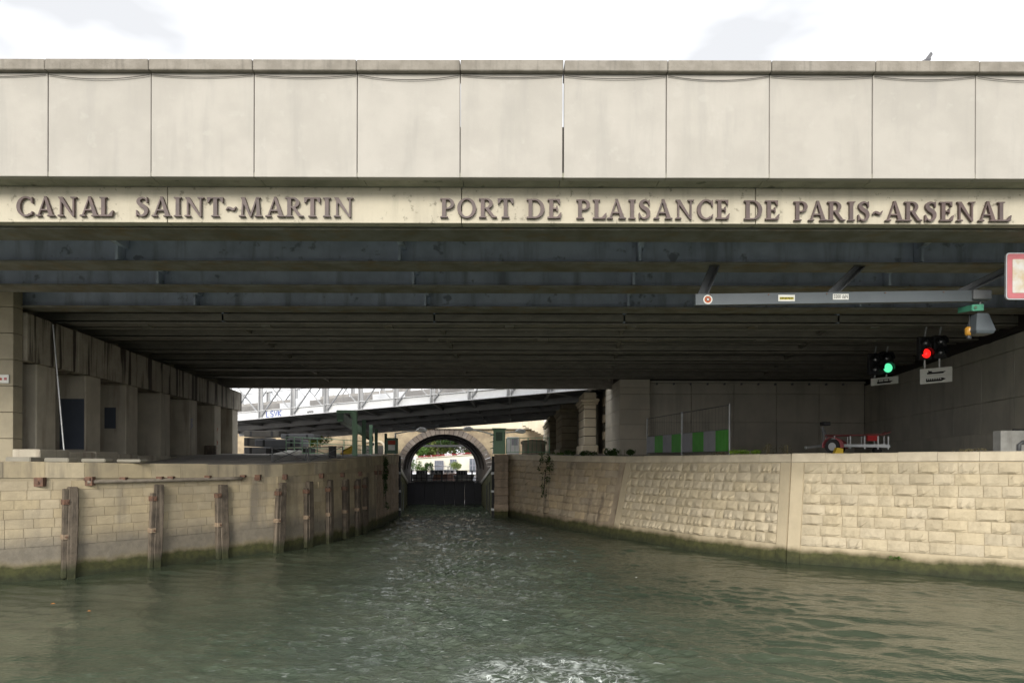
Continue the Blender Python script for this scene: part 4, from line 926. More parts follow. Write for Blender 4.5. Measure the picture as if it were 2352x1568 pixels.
# ================================================================== LOCK
lk = thing('lock_chamber', 'narrow lock entrance with stone pillars and mossy side walls', 'lock', (-4, 44, 0))
for sgn, fx, lab in ((-1, lock_l, 'left'), (1, lock_r, 'right')):
    xi = fx(43.0); xo = xi + sgn * .85
    if sgn > 0: xi, xo = xo, xi
    # entrance pillar in courses
    for j in range(9):
        z0 = -.6 + j * .49; i_ = .02 * (j % 2)
        MB().box(min(xi, xo) + i_, max(xi, xo) - i_, 42.95, 43.6, z0, z0 + .478).build('pillar_stone', 'lock_brick', lk, bevel=.02)
    xg = fx(43.4) - sgn * .0
    MB().box(xg - .12, xg + .12, 43.62, 43.9, -.5, 3.7).build('gate_guide', 'black_iron', lk)
    for z in (.4, 1.5, 2.6): MB().box(xg - .16, xg + .16, 43.58, 43.62, z, z + .14).build('guide_clamp', 'galvanised', lk)
    ye = 56.3
    f0, f1 = fx(43.9), fx(ye)
    mb = MB().hexa([(f0, 43.9, -1), (f0 + sgn * 1.2, 43.9, -1), (f1 + sgn * 1.2, ye, -1), (f1, ye, -1), (f0, 43.9, 2.95), (f0 + sgn * 1.2, 43.9, 2.95), (f1 + sgn * 1.2, ye, 1.55), (f1, ye, 1.55)])
    mb.build('side_wall', 'lock_wall_mossy', lk)
    MB().hexa([(f0 - sgn * .06, 43.9, 2.96), (f0 + sgn * .5, 43.9, 2.96), (f1 + sgn * .5, ye, 1.56), (f1 - sgn * .06, ye, 1.56), (f0 - sgn * .06, 43.9, 3.20), (f0 + sgn * .5, 43.9, 3.20), (f1 + sgn * .5, ye, 1.80), (f1 - sgn * .06, ye, 1.80)]).build('sloping_coping', 'pale_coping', lk)
    MB().hexa([(f0 + sgn * 1.15, 43.9, -1), (f0 + sgn * 1.6, 43.9, -1), (f1 + sgn * 1.6, 60, -1), (f1 + sgn * 1.15, 60, -1), (f0 + sgn * 1.15, 43.9, 3.83), (f0 + sgn * 1.6, 43.9, 3.83), (f1 + sgn * 1.6, 60, 3.8), (f1 + sgn * 1.15, 60, 3.8)]).build('retaining_wall', 'lock_brick', lk)
    for yy in (46.5, 49): MB().tube([(fx(yy) - sgn * .05, yy, -.2), (fx(yy) - sgn * .05, yy, 2.3 - (yy - 44) * .1)], .035, 6).build('ladder_rail', 'grey_steel', lk)
lg = thing('lock_gate', 'black lock gate with a railed footbridge along its top', 'gate', (-5.2, 56, 0))
gl, gr = lock_l(56) + .55, lock_r(56) - .55
for j in range(6): MB().box(gl + (gr - gl) * j / 6 + .012, gl + (gr - gl) * (j + 1) / 6 - .012, 56.0 + .03 * (j % 2), 56.3, -1, 1.72).build('gate_leaf_panel', 'gate_black', lg)
MB().box(lock_l(56) - .1, gl, 56.05, 56.4, -1, 1.70).build('gate_post', 'gate_black', lg); MB().box(gr, lock_r(56) + .1, 56.05, 56.4, -1, 1.70).build('gate_post', 'gate_black', lg)
MB().box(gl - .3, gr + .3, 55.85, 56.9, 1.73, 1.81).build('walkway', 'black_iron', lg)
for i in range(14):
    x = gl - .2 + (gr - gl + .4) * i / 13; MB().box(x - (.06 if i % 3 == 0 else .022), x + (.06 if i % 3 == 0 else .022), 55.9, 55.95, 1.81, 2.62).build('baluster', 'black_iron', lg)
for z in (2.02, 2.3, 2.6): MB().box(gl - .25, gr + .25, 55.905, 55.945, z, z + .055).build('handrail', 'black_iron', lg)

# ================================================================== STONE ARCH BRIDGE BEYOND
AXC, AY, AA, AB_, AZ = -8.45, 90.0, 5.29, 4.52, 2.14
arc = thing('stone_arch_bridge', 'old stone arch bridge over the canal behind the lock', 'bridge', (AXC, AY, 2))
n = 30
for i in range(n):
    g0, g1 = math.pi * i / n + .004, math.pi * (i + 1) / n - .004
    P = lambda g, k: (AXC + (AA + k) * math.cos(g), AZ + (AB_ + k) * math.sin(g))
    poly = [P(g0, 0), P(g1, 0), P(g1, .78), P(g0, .78)]
    MB().prism(poly, (0, AY - .12 - .03 * (i % 2), 0), (1, 0, 0), (0, 0, 1), (0, .6, 0)).build('voussoir', 'arch_stone', arc)
vs_, fs = [], []
for yy in (AY, AY + 28):
    for i in range(n + 1): g = math.pi * i / n; vs_.append((AXC - (yy - AY) * .1 + (AA + .02) * math.cos(g), yy, AZ + (AB_ + .02) * math.sin(g)))
fs = [(i, i + 1, n + 2 + i, n + 1 + i) for i in range(n)]
MB().add(vs_, fs).build('vault', 'arch_stone', arc)
for sgn in (-1, 1):
    a, b = AXC + sgn * AA, AXC + sgn * (AA + 4)
    MB().hexa([(a, AY, -1), (b, AY, -1), (b - 2.8, AY + 28, -1), (a - 2.8, AY + 28, -1), (a, AY, AZ), (b, AY, AZ), (b - 2.8, AY + 28, AZ), (a - 2.8, AY + 28, AZ)]).build('side_wall', 'arch_stone', arc)
for k in range(3): 
    yy = AY + 5 + 8.5 * k; vs_ = []
    for (k0, y0) in ((-.12, yy), (-.12, yy + .8), (.01, yy + .8), (.01, yy)):
        for i in range(n + 1): g = math.pi * i / n; vs_.append((AXC - (y0 - AY) * .1 + (AA + k0) * math.cos(g), y0, AZ + (AB_ + k0) * math.sin(g)))
    MB().add(vs_, [(r_ * (n + 1) + i, r_ * (n + 1) + i + 1, (r_ + 1) * (n + 1) + i + 1, (r_ + 1) * (n + 1) + i) for r_ in range(3) for i in range(n)]).build('vault_rib', 'arch_stone', arc)
# spandrel wall built round the opening
top = 7.0; cols = 40
for sx_ in (-1, 1):
    vs_, fs = [], []
    for i in range(cols + 1):
        g = math.pi / 2 * i / cols; x = AXC + sx_ * (AA + .76) * math.cos(g); z = AZ + (AB_ + .76) * math.sin(g); vs_ += [(x, AY, z), (x, AY, top + .3)]
    fs = [(2 * i, 2 * i + 1, 2 * i + 3, 2 * i + 2) for i in range(cols)]
    MB().add(vs_, fs).build('spandrel', 'spandrel_stone', arc)
MB().box(-44, AXC - AA - .76, AY, AY + 1, -1, top + .3).build('wing_wall', 'spandrel_stone', arc); MB().box(AXC + AA + .76, 26, AY, AY + 1, -1, top + .3).build('wing_wall', 'spandrel_stone', arc)
MB().box(-44, 26, AY + .01, AY + 28, top + .31, top + .5).build('roadway', 'asphalt', arc)
MB().box(-44, 26, AY - .55, AY + .3, 7.32, 7.62).build('cornice', 'cream_stone', arc)
for i in range(28): MB().box(-44 + 2.5 * i + .01, -44 + 2.5 * (i + 1) - .01, AY - .2, AY + .2, 7.63, 8.7).build('parapet_stone', 'cream_stone', arc)
for px in (846, 869):     # pale niches in the left wing wall
    c = W(px, 1044, AY - .2); rr = .62; poly = []
    out_ = [(c.x + (rr + .25) * math.cos(R(a)), 5.0 + (rr + .25) * math.sin(R(a))) for a in range(0, 181, 15)]; in_ = [(c.x + rr * math.cos(R(a)), 5.0 + rr * math.sin(R(a))) for a in range(180, -1, -15)]
    MB().prism([(c.x + rr + .25, 3.6)] + out_ + [(c.x - rr - .25, 3.6), (c.x - rr, 3.6)] + in_ + [(c.x + rr, 3.6)], (0, AY - .22, 0), (1, 0, 0), (0, 0, 1), (0, .2, 0)).build('niche_frame', 'cream_stone', arc)
    MB().box(c.x - rr, c.x + rr, AY - .06, AY - .01, 3.6, 5.2).build('niche_door', 'deck_dark', arc)
# pale stepped stair block right of the arch
sb = thing('stone_stair', 'pale stone stair with stepped underside right of the arch', 'stair', W(1228, 985, 86))
for i in range(7):
    a, b = W(1200 + i * 7, 0, 86).x, W(1200 + (i + 1) * 7, 0, 86).x; MB().box(a + .004, b - .004, 85.5, 87.5, W(0, 978 + i * 3.4, 86).z, W(0, 961, 86).z).build('step', 'cream_stone', sb)
MB().box(W(1249, 0, 86).x, W(1262, 0, 86).x, 85.5, 87.5, 3.8, W(0, 961, 86).z).build('newel', 'white_paint', sb)

# ================================================================== WHITE TRUSS VIADUCT
va = thing('truss_viaduct', 'white riveted truss railway viaduct sloping up to the right behind the road bridge', 'viaduct', (-8, 52, 6))
V0, V1 = W(557, 967, 56), W(1365, 893, 48)
def vline(px):    # point of the bottom chord seen at image column px
    k = (px - CX) / F; dv = V1 - V0; t = (k * V0.y - V0.x) / (dv.x - k * dv.y); return V0 + dv * t
dirv = (V1 - V0).normalized(); nodes = [vline(599) + (vline(1358) - vline(599)) * (i / 9) for i in range(-3, 11)]
def truss(off, parent, rich=True):
    o = Vector((0, off, 0)); a, b = nodes[0] + o, nodes[-1] + o; up = Vector((0, 0, 1)); CH = .60; HT = 3.4
    MB().beam(a + up * CH / 2, b + up * CH / 2, .06, CH).build('bottom_chord', 'white_steel', parent)
    MB().beam(a + up * .02 , b + up * .02, .34, .04).build('chord_flange', 'white_steel', parent)
    MB().beam(a + up * (CH + .02), b + up * (CH + .02), .30, .04).build('chord_flange', 'white_steel', parent)
    MB().beam(a + up * HT, b + up * HT, .4, .5).build('top_chord', 'white_steel', parent)
    for i, p in enumerate(nodes):
        p = p + o
        MB().beam(p + up * .05 + Vector((-.14, -.08, 0)), p + up * HT + Vector((-.14, -.08, 0)), .10, .16, up=(0, 1, 0)).beam(p + up * .05 + Vector((.14, -.08, 0)), p + up * HT + Vector((.14, -.08, 0)), .10, .16, up=(0, 1, 0)).beam(p + up * .05 + Vector((0, -.03, 0)), p + up * HT + Vector((0, -.03, 0)), .20, .03, up=(0, 1, 0)).build('post', 'truss_shaded', parent)
        if i < len(nodes) - 1:
            q = nodes[i + 1] + o
            MB().beam(p + up * .25 + Vector((.1, -.13, 0)), q + up * (HT - .1) + Vector((-.1, -.13, 0)), .07, .24, up=(0, 1, 0)).build('diagonal', 'truss_shaded', parent)
            MB().beam(q + up * .25 + Vector((-.1, .12, 0)), p + up * (HT - .1) + Vector((.1, .12, 0)), .07, .20, up=(0, 1, 0)).build('diagonal', 'truss_shaded', parent)
truss(0, va); truss(9.0, va)
rv = MB()
for k in range(150):
    p = nodes[0].lerp(nodes[-1], (k + .5) / 150)
    for z in (.09, .52): rv.box(p.x - .02, p.x + .02, p.y - .055, p.y - .025, p.z + z - .02, p.z + z + .02)
tag(rv.build('rivets', 'white_steel', va), kind='stuff')
OFF = 30.0
a, b = nodes[0], nodes[-1]
MB().hexa([a + Vector((0, .06, .22)), b + Vector((0, .06, .22)), b + Vector((0, OFF, .22)), a + Vector((0, OFF, .22)), a + Vector((0, .06, .5)), b + Vector((0, .06, .5)), b + Vector((0, OFF, .5)), a + Vector((0, OFF, .5))]).build('deck', 'viaduct_dark', va)
for off in (7.5, 15, 22.5, 29.9): MB().beam(a + Vector((0, off, 0.0)), b + Vector((0, off, 0.0)), .3, .5).build('longitudinal_girder', 'viaduct_rib', va)
for i, p in enumerate(nodes):
    MB().beam(p + Vector((0, .2, .12)), p + Vector((0, OFF, .12)), .16, .25).build('cross_beam', 'viaduct_rib', va)
    if i < len(nodes) - 1:
        q = nodes[i + 1]
        for k in range(4): MB().beam(p + Vector((0, 7.5 * k, .05)), q + Vector((0, 7.5 * (k + 1), .05)), .14, .05).build('plan_brace', 'viaduct_rib', va)
for i in range(len(nodes) - 1):       # white plated parapet along the tracks with tags
    p, q = nodes[i] + Vector((0, 4.5, .55)), nodes[i + 1] + Vector((0, 4.5, .55)); MB().beam(p + Vector((0.03, 0, .55)), q + Vector((-.03, 0, .55)), .05, .9).build('parapet_plate', 'viaduct_wall' if i % 3 else 'white_steel', va)
    MB().beam(p + Vector((0.03, 3.2, .95)), q + Vector((-.03, 3.2, .95)), .05, 1.3).build('trackside_panel', 'viaduct_wall' if (i + 1) % 4 else 'white_steel', va)
    MB().beam(p + Vector((0, .6, -.02)), q + Vector((0, .6, -.02)), .8, .25).build('ballast_edge', 'deck_dark', va)
    if 2 < i < 9: scribble('graffiti', 'graffiti_black' if i % 2 else 'graffiti_blue', va, p + Vector((.5, -.03, .3)), dirv * .35, (0, 0, .22), (0, -1, 0), GR[:4], .1)
def tag_text(px, s, word, m, w):
    o = vline(px) + Vector((0, -.04, .10)); L_ = {'L': [[(0, 1), (0, 0), (.6, 0)]], 'S': [[(.6, .9), (.2, 1), (.1, .6), (.55, .4), (.5, 0), (0, .1)]], 'V': [[(0, 1), (.3, 0), (.6, 1)]], 'K': [[(0, 0), (0, 1)], [(.6, 1), (.05, .5), (.6, 0)]],
          'O': [[(.3, 1), (0, .5), (.3, 0), (.6, .5), (.3, 1)]], 'P': [[(.1, 0), (.1, 1), (.6, .8), (.1, .5)]], 'R': [[(.1, 0), (.1, 1), (.6, .8), (.1, .5), (.6, 0)]]}
    mb = MB(); k = 0
    for i, ch in enumerate(word):
        for st_ in L_[ch]:
            k += 1; ribbon3(mb, [((x + i * .85), y) for x, y in (sm(st_, 3) if ch in 'SOPR' else st_)], w, o, dirv * s, (0, 0, s), (0, -1, 0), .004 + .001 * k)
    mb.build('graffiti', m, va)
tag_text(612, .42, 'LSVK', 'graffiti_blue', .22); tag_text(706, .16, 'OPRO', 'graffiti_black', .22)
# stone piers under its right end
def pier(label, px0, px1, d, depth, ytop, m='pier_stone'):
    x0, x1 = W(px0, 0, d).x, W(px1, 0, d).x; zt = W(0, ytop, d).z; t = thing('viaduct_pier', label, 'pier', ((x0 + x1) / 2, d, 3.8), 'stone piers of the viaduct'); z = 3.75
    MB().box(x0 - .15, x1 + .15, d - .15, d + depth + .15, z, z + .75).build('base', m, t, bevel=.06); z += .76; hcap = zt - .85; k = 0
    while z < hcap - .2:
        h = min(.62, hcap - z); MB().box(x0, x1, d, d + depth, z + .02, z + h - .02).build('course', m, t, bevel=.04); MB().box(x0 + .05, x1 - .05, d + .05, d + depth - .05, z - .03, z + .03).build('joint', 'joint_dark', t); z += h
    MB().box(x0 - .12, x1 + .12, d - .12, d + depth + .12, hcap, hcap + .16).build('moulding', m, t, bevel=.05); MB().box(x0 - .22, x1 + .22, d - .22, d + depth + .22, hcap + .165, hcap + .42).build('capital', m, t, bevel=.09)
    MB().box(x0, x1, d, d + depth, hcap + .425, zt).build('bearing_block', m, t, bevel=.03)
pier('pale banded stone pier nearest the viewer beside the concrete corner', 1341, 1369, 49.6, 4.0, 900, 'cream_stone')
pier('shaded banded stone pier second back under the viaduct', 1290, 1326, 61, 8.0, 926)
pier('darkest banded stone pier farthest back under the viaduct', 1262, 1288, 73, 12.0, 955)
sw = thing('stone_return_wall', 'weathered stone wall between the pale pier and the concrete corner', 'wall', (7, 49, 3.8))
MB().box(6.4, 15, 50.1, 89.5, 3.6, 8.3).build('dark_filler', 'recess_concrete', sw)  # added dark mass that closes the bright gap between the piers
for j in range(8): 
    for i in range(3): MB().box(6.25 + i * 1.4 + .01 + (.5 if j % 2 else 0), 6.25 + (i + 1) * 1.4 - .01 + (.5 if j % 2 else 0), 48.6, 50, 3.7 + j * .58 + .01, 3.7 + (j + 1) * .58 - .01).build('stone', 'spandrel_stone', sw, bevel=.02)

# ================================================================== LAMPS, CABINS, RAILINGS
def lamp_post(label, px, d, arms, ytop, ybase):
    t = thing('street_lamp', label, 'lamp', W(px, ybase, d), 'slim lamps at the lock'); b_, top_ = W(px, ybase, d), W(px, ytop, d); MB().tube([b_, top_], [.07, .05], 8).build('mast', 'lamp_paint', t)
    for (ax, ay) in arms:
        e = W(ax, ay, d); a_ = MB().tube([top_ - Vector((0, 0, .06)), top_.lerp(e, .5) + Vector((0, 0, .01)), e], .045, 6).build('arm', 'lamp_paint', t)
        s = 1 if ax > px else -1; vs_ = []
        MB().tube([e - Vector((s * .2, 0, 0)), e + Vector((s * .05, 0, .05)), e + Vector((s * .32, 0, .02)), e + Vector((s * .48, 0, 0))], [.05, .16, .15, .03], 8).build('lamp_head', 'lamp_paint', t, smooth=True)
lamp_post('slim lamp post left of the stone arch with one arm', 908, 44.5, [(963, 989)], 994, 1046)
lamp_post('slim lamp post right of the stone arch with two arms', 1134, 45.5, [(1080, 986), (1190, 991)], 996, 1042)
sb2 = thing('signal_cabinet', 'dark framed cabinet with red and white panel on the left lock pillar', 'cabinet', W(899, 1040, 42.6))
MB().box(W(888, 0, 42.6).x, W(912, 0, 42.6).x, 42.5, 43.0, 3.83, W(0, 1006, 42.6).z).build('frame', 'green_dark', sb2, bevel=.02); plate('red_panel', 'graffiti_red', sb2, 891, 908, 1012, 1021, 42.5, .02); plate('white_panel', 'sign_white', sb2, 891.5, 907, 1022, 1034, 42.5, .02)
cb = thing('control_cabin', 'green metal control cabin on the right lock pillar', 'cabin', W(1147, 1040, 44.2)); x0, x1 = W(1133, 0, 44.2).x, W(1160, 0, 44.2).x
MB().box(x0, x1, 44.2, 45.2, 3.84, W(0, 986, 44.2).z).build('body', 'green_paint', cb, bevel=.03); plate('window_panel', 'green_dark', cb, 1139, 1154, 992, 1012, 44.2, .01); MB().box(x0 - .08, x1 + .08, 44.1, 45.3, W(0, 986, 44.2).z + .005, W(0, 983, 44.2).z).build('roof', 'green_paint', cb)
for z in (1000, 1015, 1030): MB().tube([W(1126, z, 43.9), W(1134, z - 2, 44.1)], .03, 6).build('side_rail', 'green_paint', cb)
wc = thing('white_cabinet', 'white electrical cabinet behind the right green railing', 'cabinet', W(1174, 1040, 50)); MB().box(W(1164, 0, 50).x, W(1192, 0, 50).x, 50, 51, 3.85, W(0, 1003, 50).z).build('body', 'white_paint', wc, bevel=.03)
plate('door_panel', 'board_grey', wc, 1175, 1189, 1007, 1022, 50, .02)
kb = thing('stone_kiosk', 'round beige stone kiosk behind the green railing right of the arch', 'kiosk', W(1226, 1040, 60)); c = W(1226, 0, 61); MB().lathe((c.x, 61, 3.85), [(1.0, 0), (1.0, .95), (1.12, .97), (1.12, 1.15), (.95, 1.28), (.3, 1.34)], 28).build('drum', 'cream_stone', kb)
for k in range(5): MB().box(c.x - 1.0 + .4 * k, c.x - .98 + .4 * k, 59.9 + .12 * abs(k - 2), 60.1 + .12 * abs(k - 2), 3.9, 4.8).build('door_joint', 'joint_dark', kb)
def railing(label, group, pts, h, nb, rails, m, rr=.028, bars=True):
    t = thing('railing', label, 'railing', pts[0], group); L_ = len(pts) - 1
    for p in pts: MB().tube([Vector(p), Vector(p) + Vector((0, 0, h))], rr * 1.3, 8).build('post', m, t)
    for z in rails:
        MB().tube([Vector(p) + Vector((0, 0, h * z)) for p in pts], rr, 6).build('rail', m, t)
    if bars:
        for i in range(L_):
            for k in range(nb): p = Vector(pts[i]).lerp(Vector(pts[i + 1]), (k + 1) / (nb + 1)); MB().tube([p + Vector((0, 0, h * rails[-1])), p + Vector((0, 0, h * rails[0]))], rr * .6, 6).build('baluster', m, t)
    return t
railing('green railing with upright bars on the right lock side', 'green railings', [W(1163, 1042, 46), W(1213, 1041, 45), W(1262, 1041, 44.3)], .98, 4, (1, .1), 'green_paint', .026)
railing('green railing with horizontal bars on the left quay behind the crossed barriers', 'green railings', [(W(px, 0, d).x, d, 3.80) for px, d in ((657, 44), (676, 44.6), (694, 45.3), (712, 46), (729, 46.8), (790, 50.5), (851, 56))], 1.05, 0, (1, .68, .38, .08), 'green_paint', .026, False)
for k, (pa, pb, da, db) in enumerate(((625, 703, 30.0, 31.2), (709, 787, 31.3, 32.6))):
    a, b = W(pa, 0, da), W(pb, 0, db); za, zb_ = 3.33 + .03 * k, 3.40 + .03 * k; a.z, b.z = za, zb_; t = thing('crossed_barrier', ['grey crossed pedestrian barrier on the left quay, nearer the pillars', 'grey crossed pedestrian barrier on the left quay, nearer the lock'][k], 'barrier', a, 'crossed barriers')
    up = Vector((0, 0, .66))
    for p in (a, b): MB().tube([p, p + up], .026, 8).build('post', 'grey_steel', t)
    MB().tube([a + up * .97, b + up * .97], .018, 6).build('top_rail', 'grey_steel', t); MB().tube([a + up * .08, b + up * .08], .018, 6).build('bottom_rail', 'grey_steel', t)
    MB().tube([a + up * .08, b + up * .97], .016, 6).build('cross_bar', 'grey_steel', t); MB().tube([a + up * .97 + Vector((0, -.035, 0)), b + up * .08 + Vector((0, -.035, 0))], .016, 6).build('cross_bar', 'grey_steel', t)
c = W(763, 1062, 33.4); tag(MB().box(c.x - .15, c.x + .15, 33.3, 33.6, 3.38, 4.06).box(c.x - .17, c.x + .17, 33.28, 33.62, 4.065, 4.11).build('bollard', 'black_iron', bevel=.015), 'dark square bollard behind the crossed barriers', 'bollard')
yt = thing('yellow_tub', 'tilted yellow plastic tub beside the green gantry post', 'tub', W(794, 1046, 42)); o = W(780, 1046, 42)
MB().prism([(0, 0), (.08, .05), (.70, .42), (.76, .38), (.62, -.02), (.1, -.06)], (o.x, 42, 3.82), (1, 0, 0), (0, 0, 1), (0, .5, 0)).build('body', 'yellow_paint', yt, bevel=.015)
MB().prism([(.12, .12), (.66, .44), (.68, .47), (.10, .15)], (o.x, 41.98, 3.82), (1, 0, 0), (0, 0, 1), (0, .54, 0)).build('rim', 'yellow_paint', yt)
# green gantry
gt = thing('green_gantry', 'green steel lifting gantry on a row of columns beside the left lock wall', 'gantry', (W(815, 0, 38).x, 38, 3.7))
cols_ = [(815, 38), (836, 46), (852, 53), (864, 60), (886, 70)]
for k, (px, d) in enumerate(cols_):
    x = W(px, 0, d).x; m = 'green_paint' if k == 0 else 'green_dark'; MB().box(x - .045, x + .045, d - .1, d + .1, 3.6, 6.02).box(x - .11, x + .11, d - .13, d - .1, 3.6, 6.02).box(x - .11, x + .11, d + .1, d + .13, 3.6, 6.02).build('column', m, gt); MB().box(x - .2, x + .2, d - .2, d + .2, 3.58, 3.66).build('foot', m, gt)
x = W(815, 0, 38).x
MB().box(x - .95, x + .1, 37.85, 38.15, 5.93, 6.08).build('head_arm', 'green_paint', gt, bevel=.01); MB().prism([(-.30, 0), (0, 0), (0, -.38), (-.05, -.38)], (x - .0, 37.95, 5.92), (1, 0, 0), (0, 0, 1), (0, .06, 0)).build('gusset', 'green_paint', gt)
MB().beam((x - .75, 37.9, 5.72), (W(870, 0, 70).x - .7, 70, 5.5), .35, .42).build('runway_beam', 'green_dark', gt); MB().tube([(x - .85, 37.8, 5.52), (x - .62, 37.8, 5.52)], .06, 8).build('end_stop', 'green_paint', gt)
# stacked dark beams under the viaduct
for k, (px0, px1, y0, y1, d) in enumerate(((560, 640, 1045, 1028, 47), (585, 690, 1027, 1010, 48), (560, 612, 1026, 1006, 50), (610, 705, 1043, 1030, 46), (645, 720, 1009, 998, 52), (560, 640, 1004, 990, 54))):
    a, b = W(px0, y0, d), W(px1, y1, d); t = thing('stacked_beam', ['dark beam lying lowest at the left of the stack under the viaduct', 'long grey beam across the middle of the stack under the viaduct', 'short dark block at the left of the stack under the viaduct', 'dark beam lowest at the right of the stack near the green railing', 'thin pale beam on top of the stack at its right', 'dark beam highest at the left of the stack'][k], 'beam', (a.x, d, a.z), 'beams stacked under the viaduct')
    MB().box(a.x, b.x, d, d + 2, a.z, b.z).build('beam', ['viaduct_dark', 'viaduct_dark', 'deck_dark', 'black_iron', 'grey_steel', 'deck_dark'][k], t, bevel=.03)
    for e in (.2, .8): MB().box(a.x + (b.x - a.x) * e - .08, a.x + (b.x - a.x) * e + .08, d - .02, d, a.z + .03, b.z - .03).build('end_plate', 'black_iron', t)
tag(MB().hexa([W(560, 1064, 38), W(600, 1064, 38), W(694, 1041, 45), W(660, 1041, 45), W(560, 1062, 38) + Vector((0, 0, .06)), W(600, 1062, 38) + Vector((0, 0, .06)), W(694, 1038, 45) + Vector((0, 0, .08)), W(660, 1038, 45) + Vector((0, 0, .08))]).build('ramp_kerb', 'pale_coping'), 'pale sloping kerb climbing beside the dark stack on the left quay', 'kerb')

# ================================================================== PLANTS
def leaves(mb, c, r, n, size, flat=.6, seed=0):
    rr = random.Random(seed); c = Vector(c)
    for _ in range(n):
        while True:
            v = Vector((rr.uniform(-1, 1), rr.uniform(-1, 1), rr.uniform(-1, 1)))
            if v.length < 1: break
        p = c + Vector((v.x * r[0], v.y * r[1], v.z * r[2])); u = Vector((rr.gauss(0, 1), rr.gauss(0, 1), rr.gauss(0, flat))).normalized(); w = u.cross(Vector((rr.gauss(0, 1), rr.gauss(0, 1), rr.gauss(0, 1)))).normalized()
        s = size * rr.uniform(.6, 1.3); mb.add([p - u * s, p + w * s * .42, p + u * s, p - w * s * .42], [(0, 1, 2, 3)])
def weed(label, base, w, h, n, m, size=.05, seed=1, depth=.3, stalk=None):
    t = thing('weed_clump', label, 'weeds', base, 'weeds growing along the quays'); mb = MB(); r = random.Random(seed)
    for k in range(max(3, int(w / .22))):
        c = Vector(base) + Vector((r.uniform(-w / 2, w / 2), r.uniform(-.5, .5) * depth, h * r.uniform(.35, .6))); leaves(mb, c, (.2, .15, h * r.uniform(.35, .55)), int(n / max(3, int(w / .22))), size, seed=seed * 31 + k)
    mb.build('foliage', m, t)
    st = MB()
    for k in range(5): x = r.uniform(-w / 2, w / 2); st.tube([Vector(base) + Vector((x, 0, 0)), Vector(base) + Vector((x + r.uniform(-.05, .05), 0, h * .9))], .008, 4)
    st.build('stems', m, t)
def wr_top(px, back):
    q = min(np.linspace(0, WR.s[-1], 900), key=lambda q: abs(CX + F * WR.pt(q, 3.7).x / max(1, WR.pt(q, 3.7).y) - px) + (100 if WR.pt(q, 0).y < 15 else 0)); p = WR.pt(q, WR.at(q)[1], -back); return p
weed('low dark green weeds at the foot of the pale viaduct pier', wr_top(1300, .7), 2.2, .28, 700, 'leaf_dark', .055, 3)
weed('bushy green weeds between the pier and the concrete corner', wr_top(1392, .9), 1.5, .36, 800, 'leaf_dark', .06, 4)
weed('thin light weeds beside the green railing on the right quay', wr_top(1258, .5), 1.6, .18, 300, 'leaf_mid', .045, 5)
weed('bright green weeds beside the right post of the striped fence', wr_top(1703, .45), 1.1, .20, 520, 'leaf_bright', .04, 6)
weed('dry tuft in front of the second fence panel stripe', wr_top(1640, .4), .5, .14, 120, 'leaf_dry', .03, 7)
weed('pale dry weed stalk on the right quay right of the fence', wr_top(1746, .7), .22, .42, 130, 'leaf_dry', .028, 8)
weed('pale dry weed stalk halfway between the fence and the trailer', wr_top(1781, .9), .22, .38, 120, 'leaf_dry', .028, 9)
weed('sparse dry grass on the coping right of the trailer', wr_top(2210, .25), .9, .10, 160, 'leaf_dry', .03, 10)
def ivy(label, wall, y0, z0, z1, wdt, n, seed):
    q0 = wall.s_of(y0); r = random.Random(seed); p = wall.pt(q0, z0, .1); t = thing('ivy', label, 'ivy', p, 'ivy on the lock walls'); mb = MB()
    for k in range(26):
        z = z1 - (z1 - z0) * (r.random() ** 1.4); c = wall.pt(q0 + r.gauss(0, wdt * .35), z, .08); leaves(mb, c, (.14, .14, .22), n // 26, .055, seed=seed * 50 + k)
    mb.build('foliage', 'leaf_dark', t); q = wall.pt(q0, z1, .05); MB().tube([p, wall.pt(q0 + .1, (z0 + z1) / 2, .06), q], .02, 5).build('stem', 'bark', t)
ivy('dark ivy hanging down the left approach wall by the lock pillar', WL, 38.6, .9, 3.5, .9, 900, 11)
ivy('dark ivy hanging down the old right quay wall', WR, 38.6, 1.6, 3.55, 1.3, 700, 12)
weed('small green sprig growing from the mossy right waterline', WR.pt(WR.s_of(22.7), .38, .05), .2, .12, 60, 'leaf_mid', .035, 13)
def shrub(name, label, cat, px, py, d, w, h, n, m, size, group=None, seed=20):
    c = W(px, py, d); t = thing(name, label, cat, c, group); mb = MB(); r = random.Random(seed)
    for k in range(9): leaves(mb, c + Vector((r.uniform(-.4, .4) * w, r.uniform(-.3, .3) * w, h * r.uniform(.25, .8))), (w * .24, w * .24, h * .24), n // 9, size, seed=seed * 9 + k)
    mb.build('crown', m, t); MB().tube([c, c + Vector((0, 0, h * .5))], [.08 * h / 2, .03], 6).build('trunk', 'bark', t)
shrub('shrub', 'yellow green shrub behind the left green railing', 'shrub', 735, 1030, 74, 2.0, 1.35, 900, 'leaf_bright', .10, 'shrubs near the lock', 21)
shrub('shrub', 'small pale shrub under the viaduct left of the yellow green one', 'shrub', 706, 1026, 76, 1.3, 1.2, 500, 'leaf_bright', .09, 'shrubs near the lock', 22)

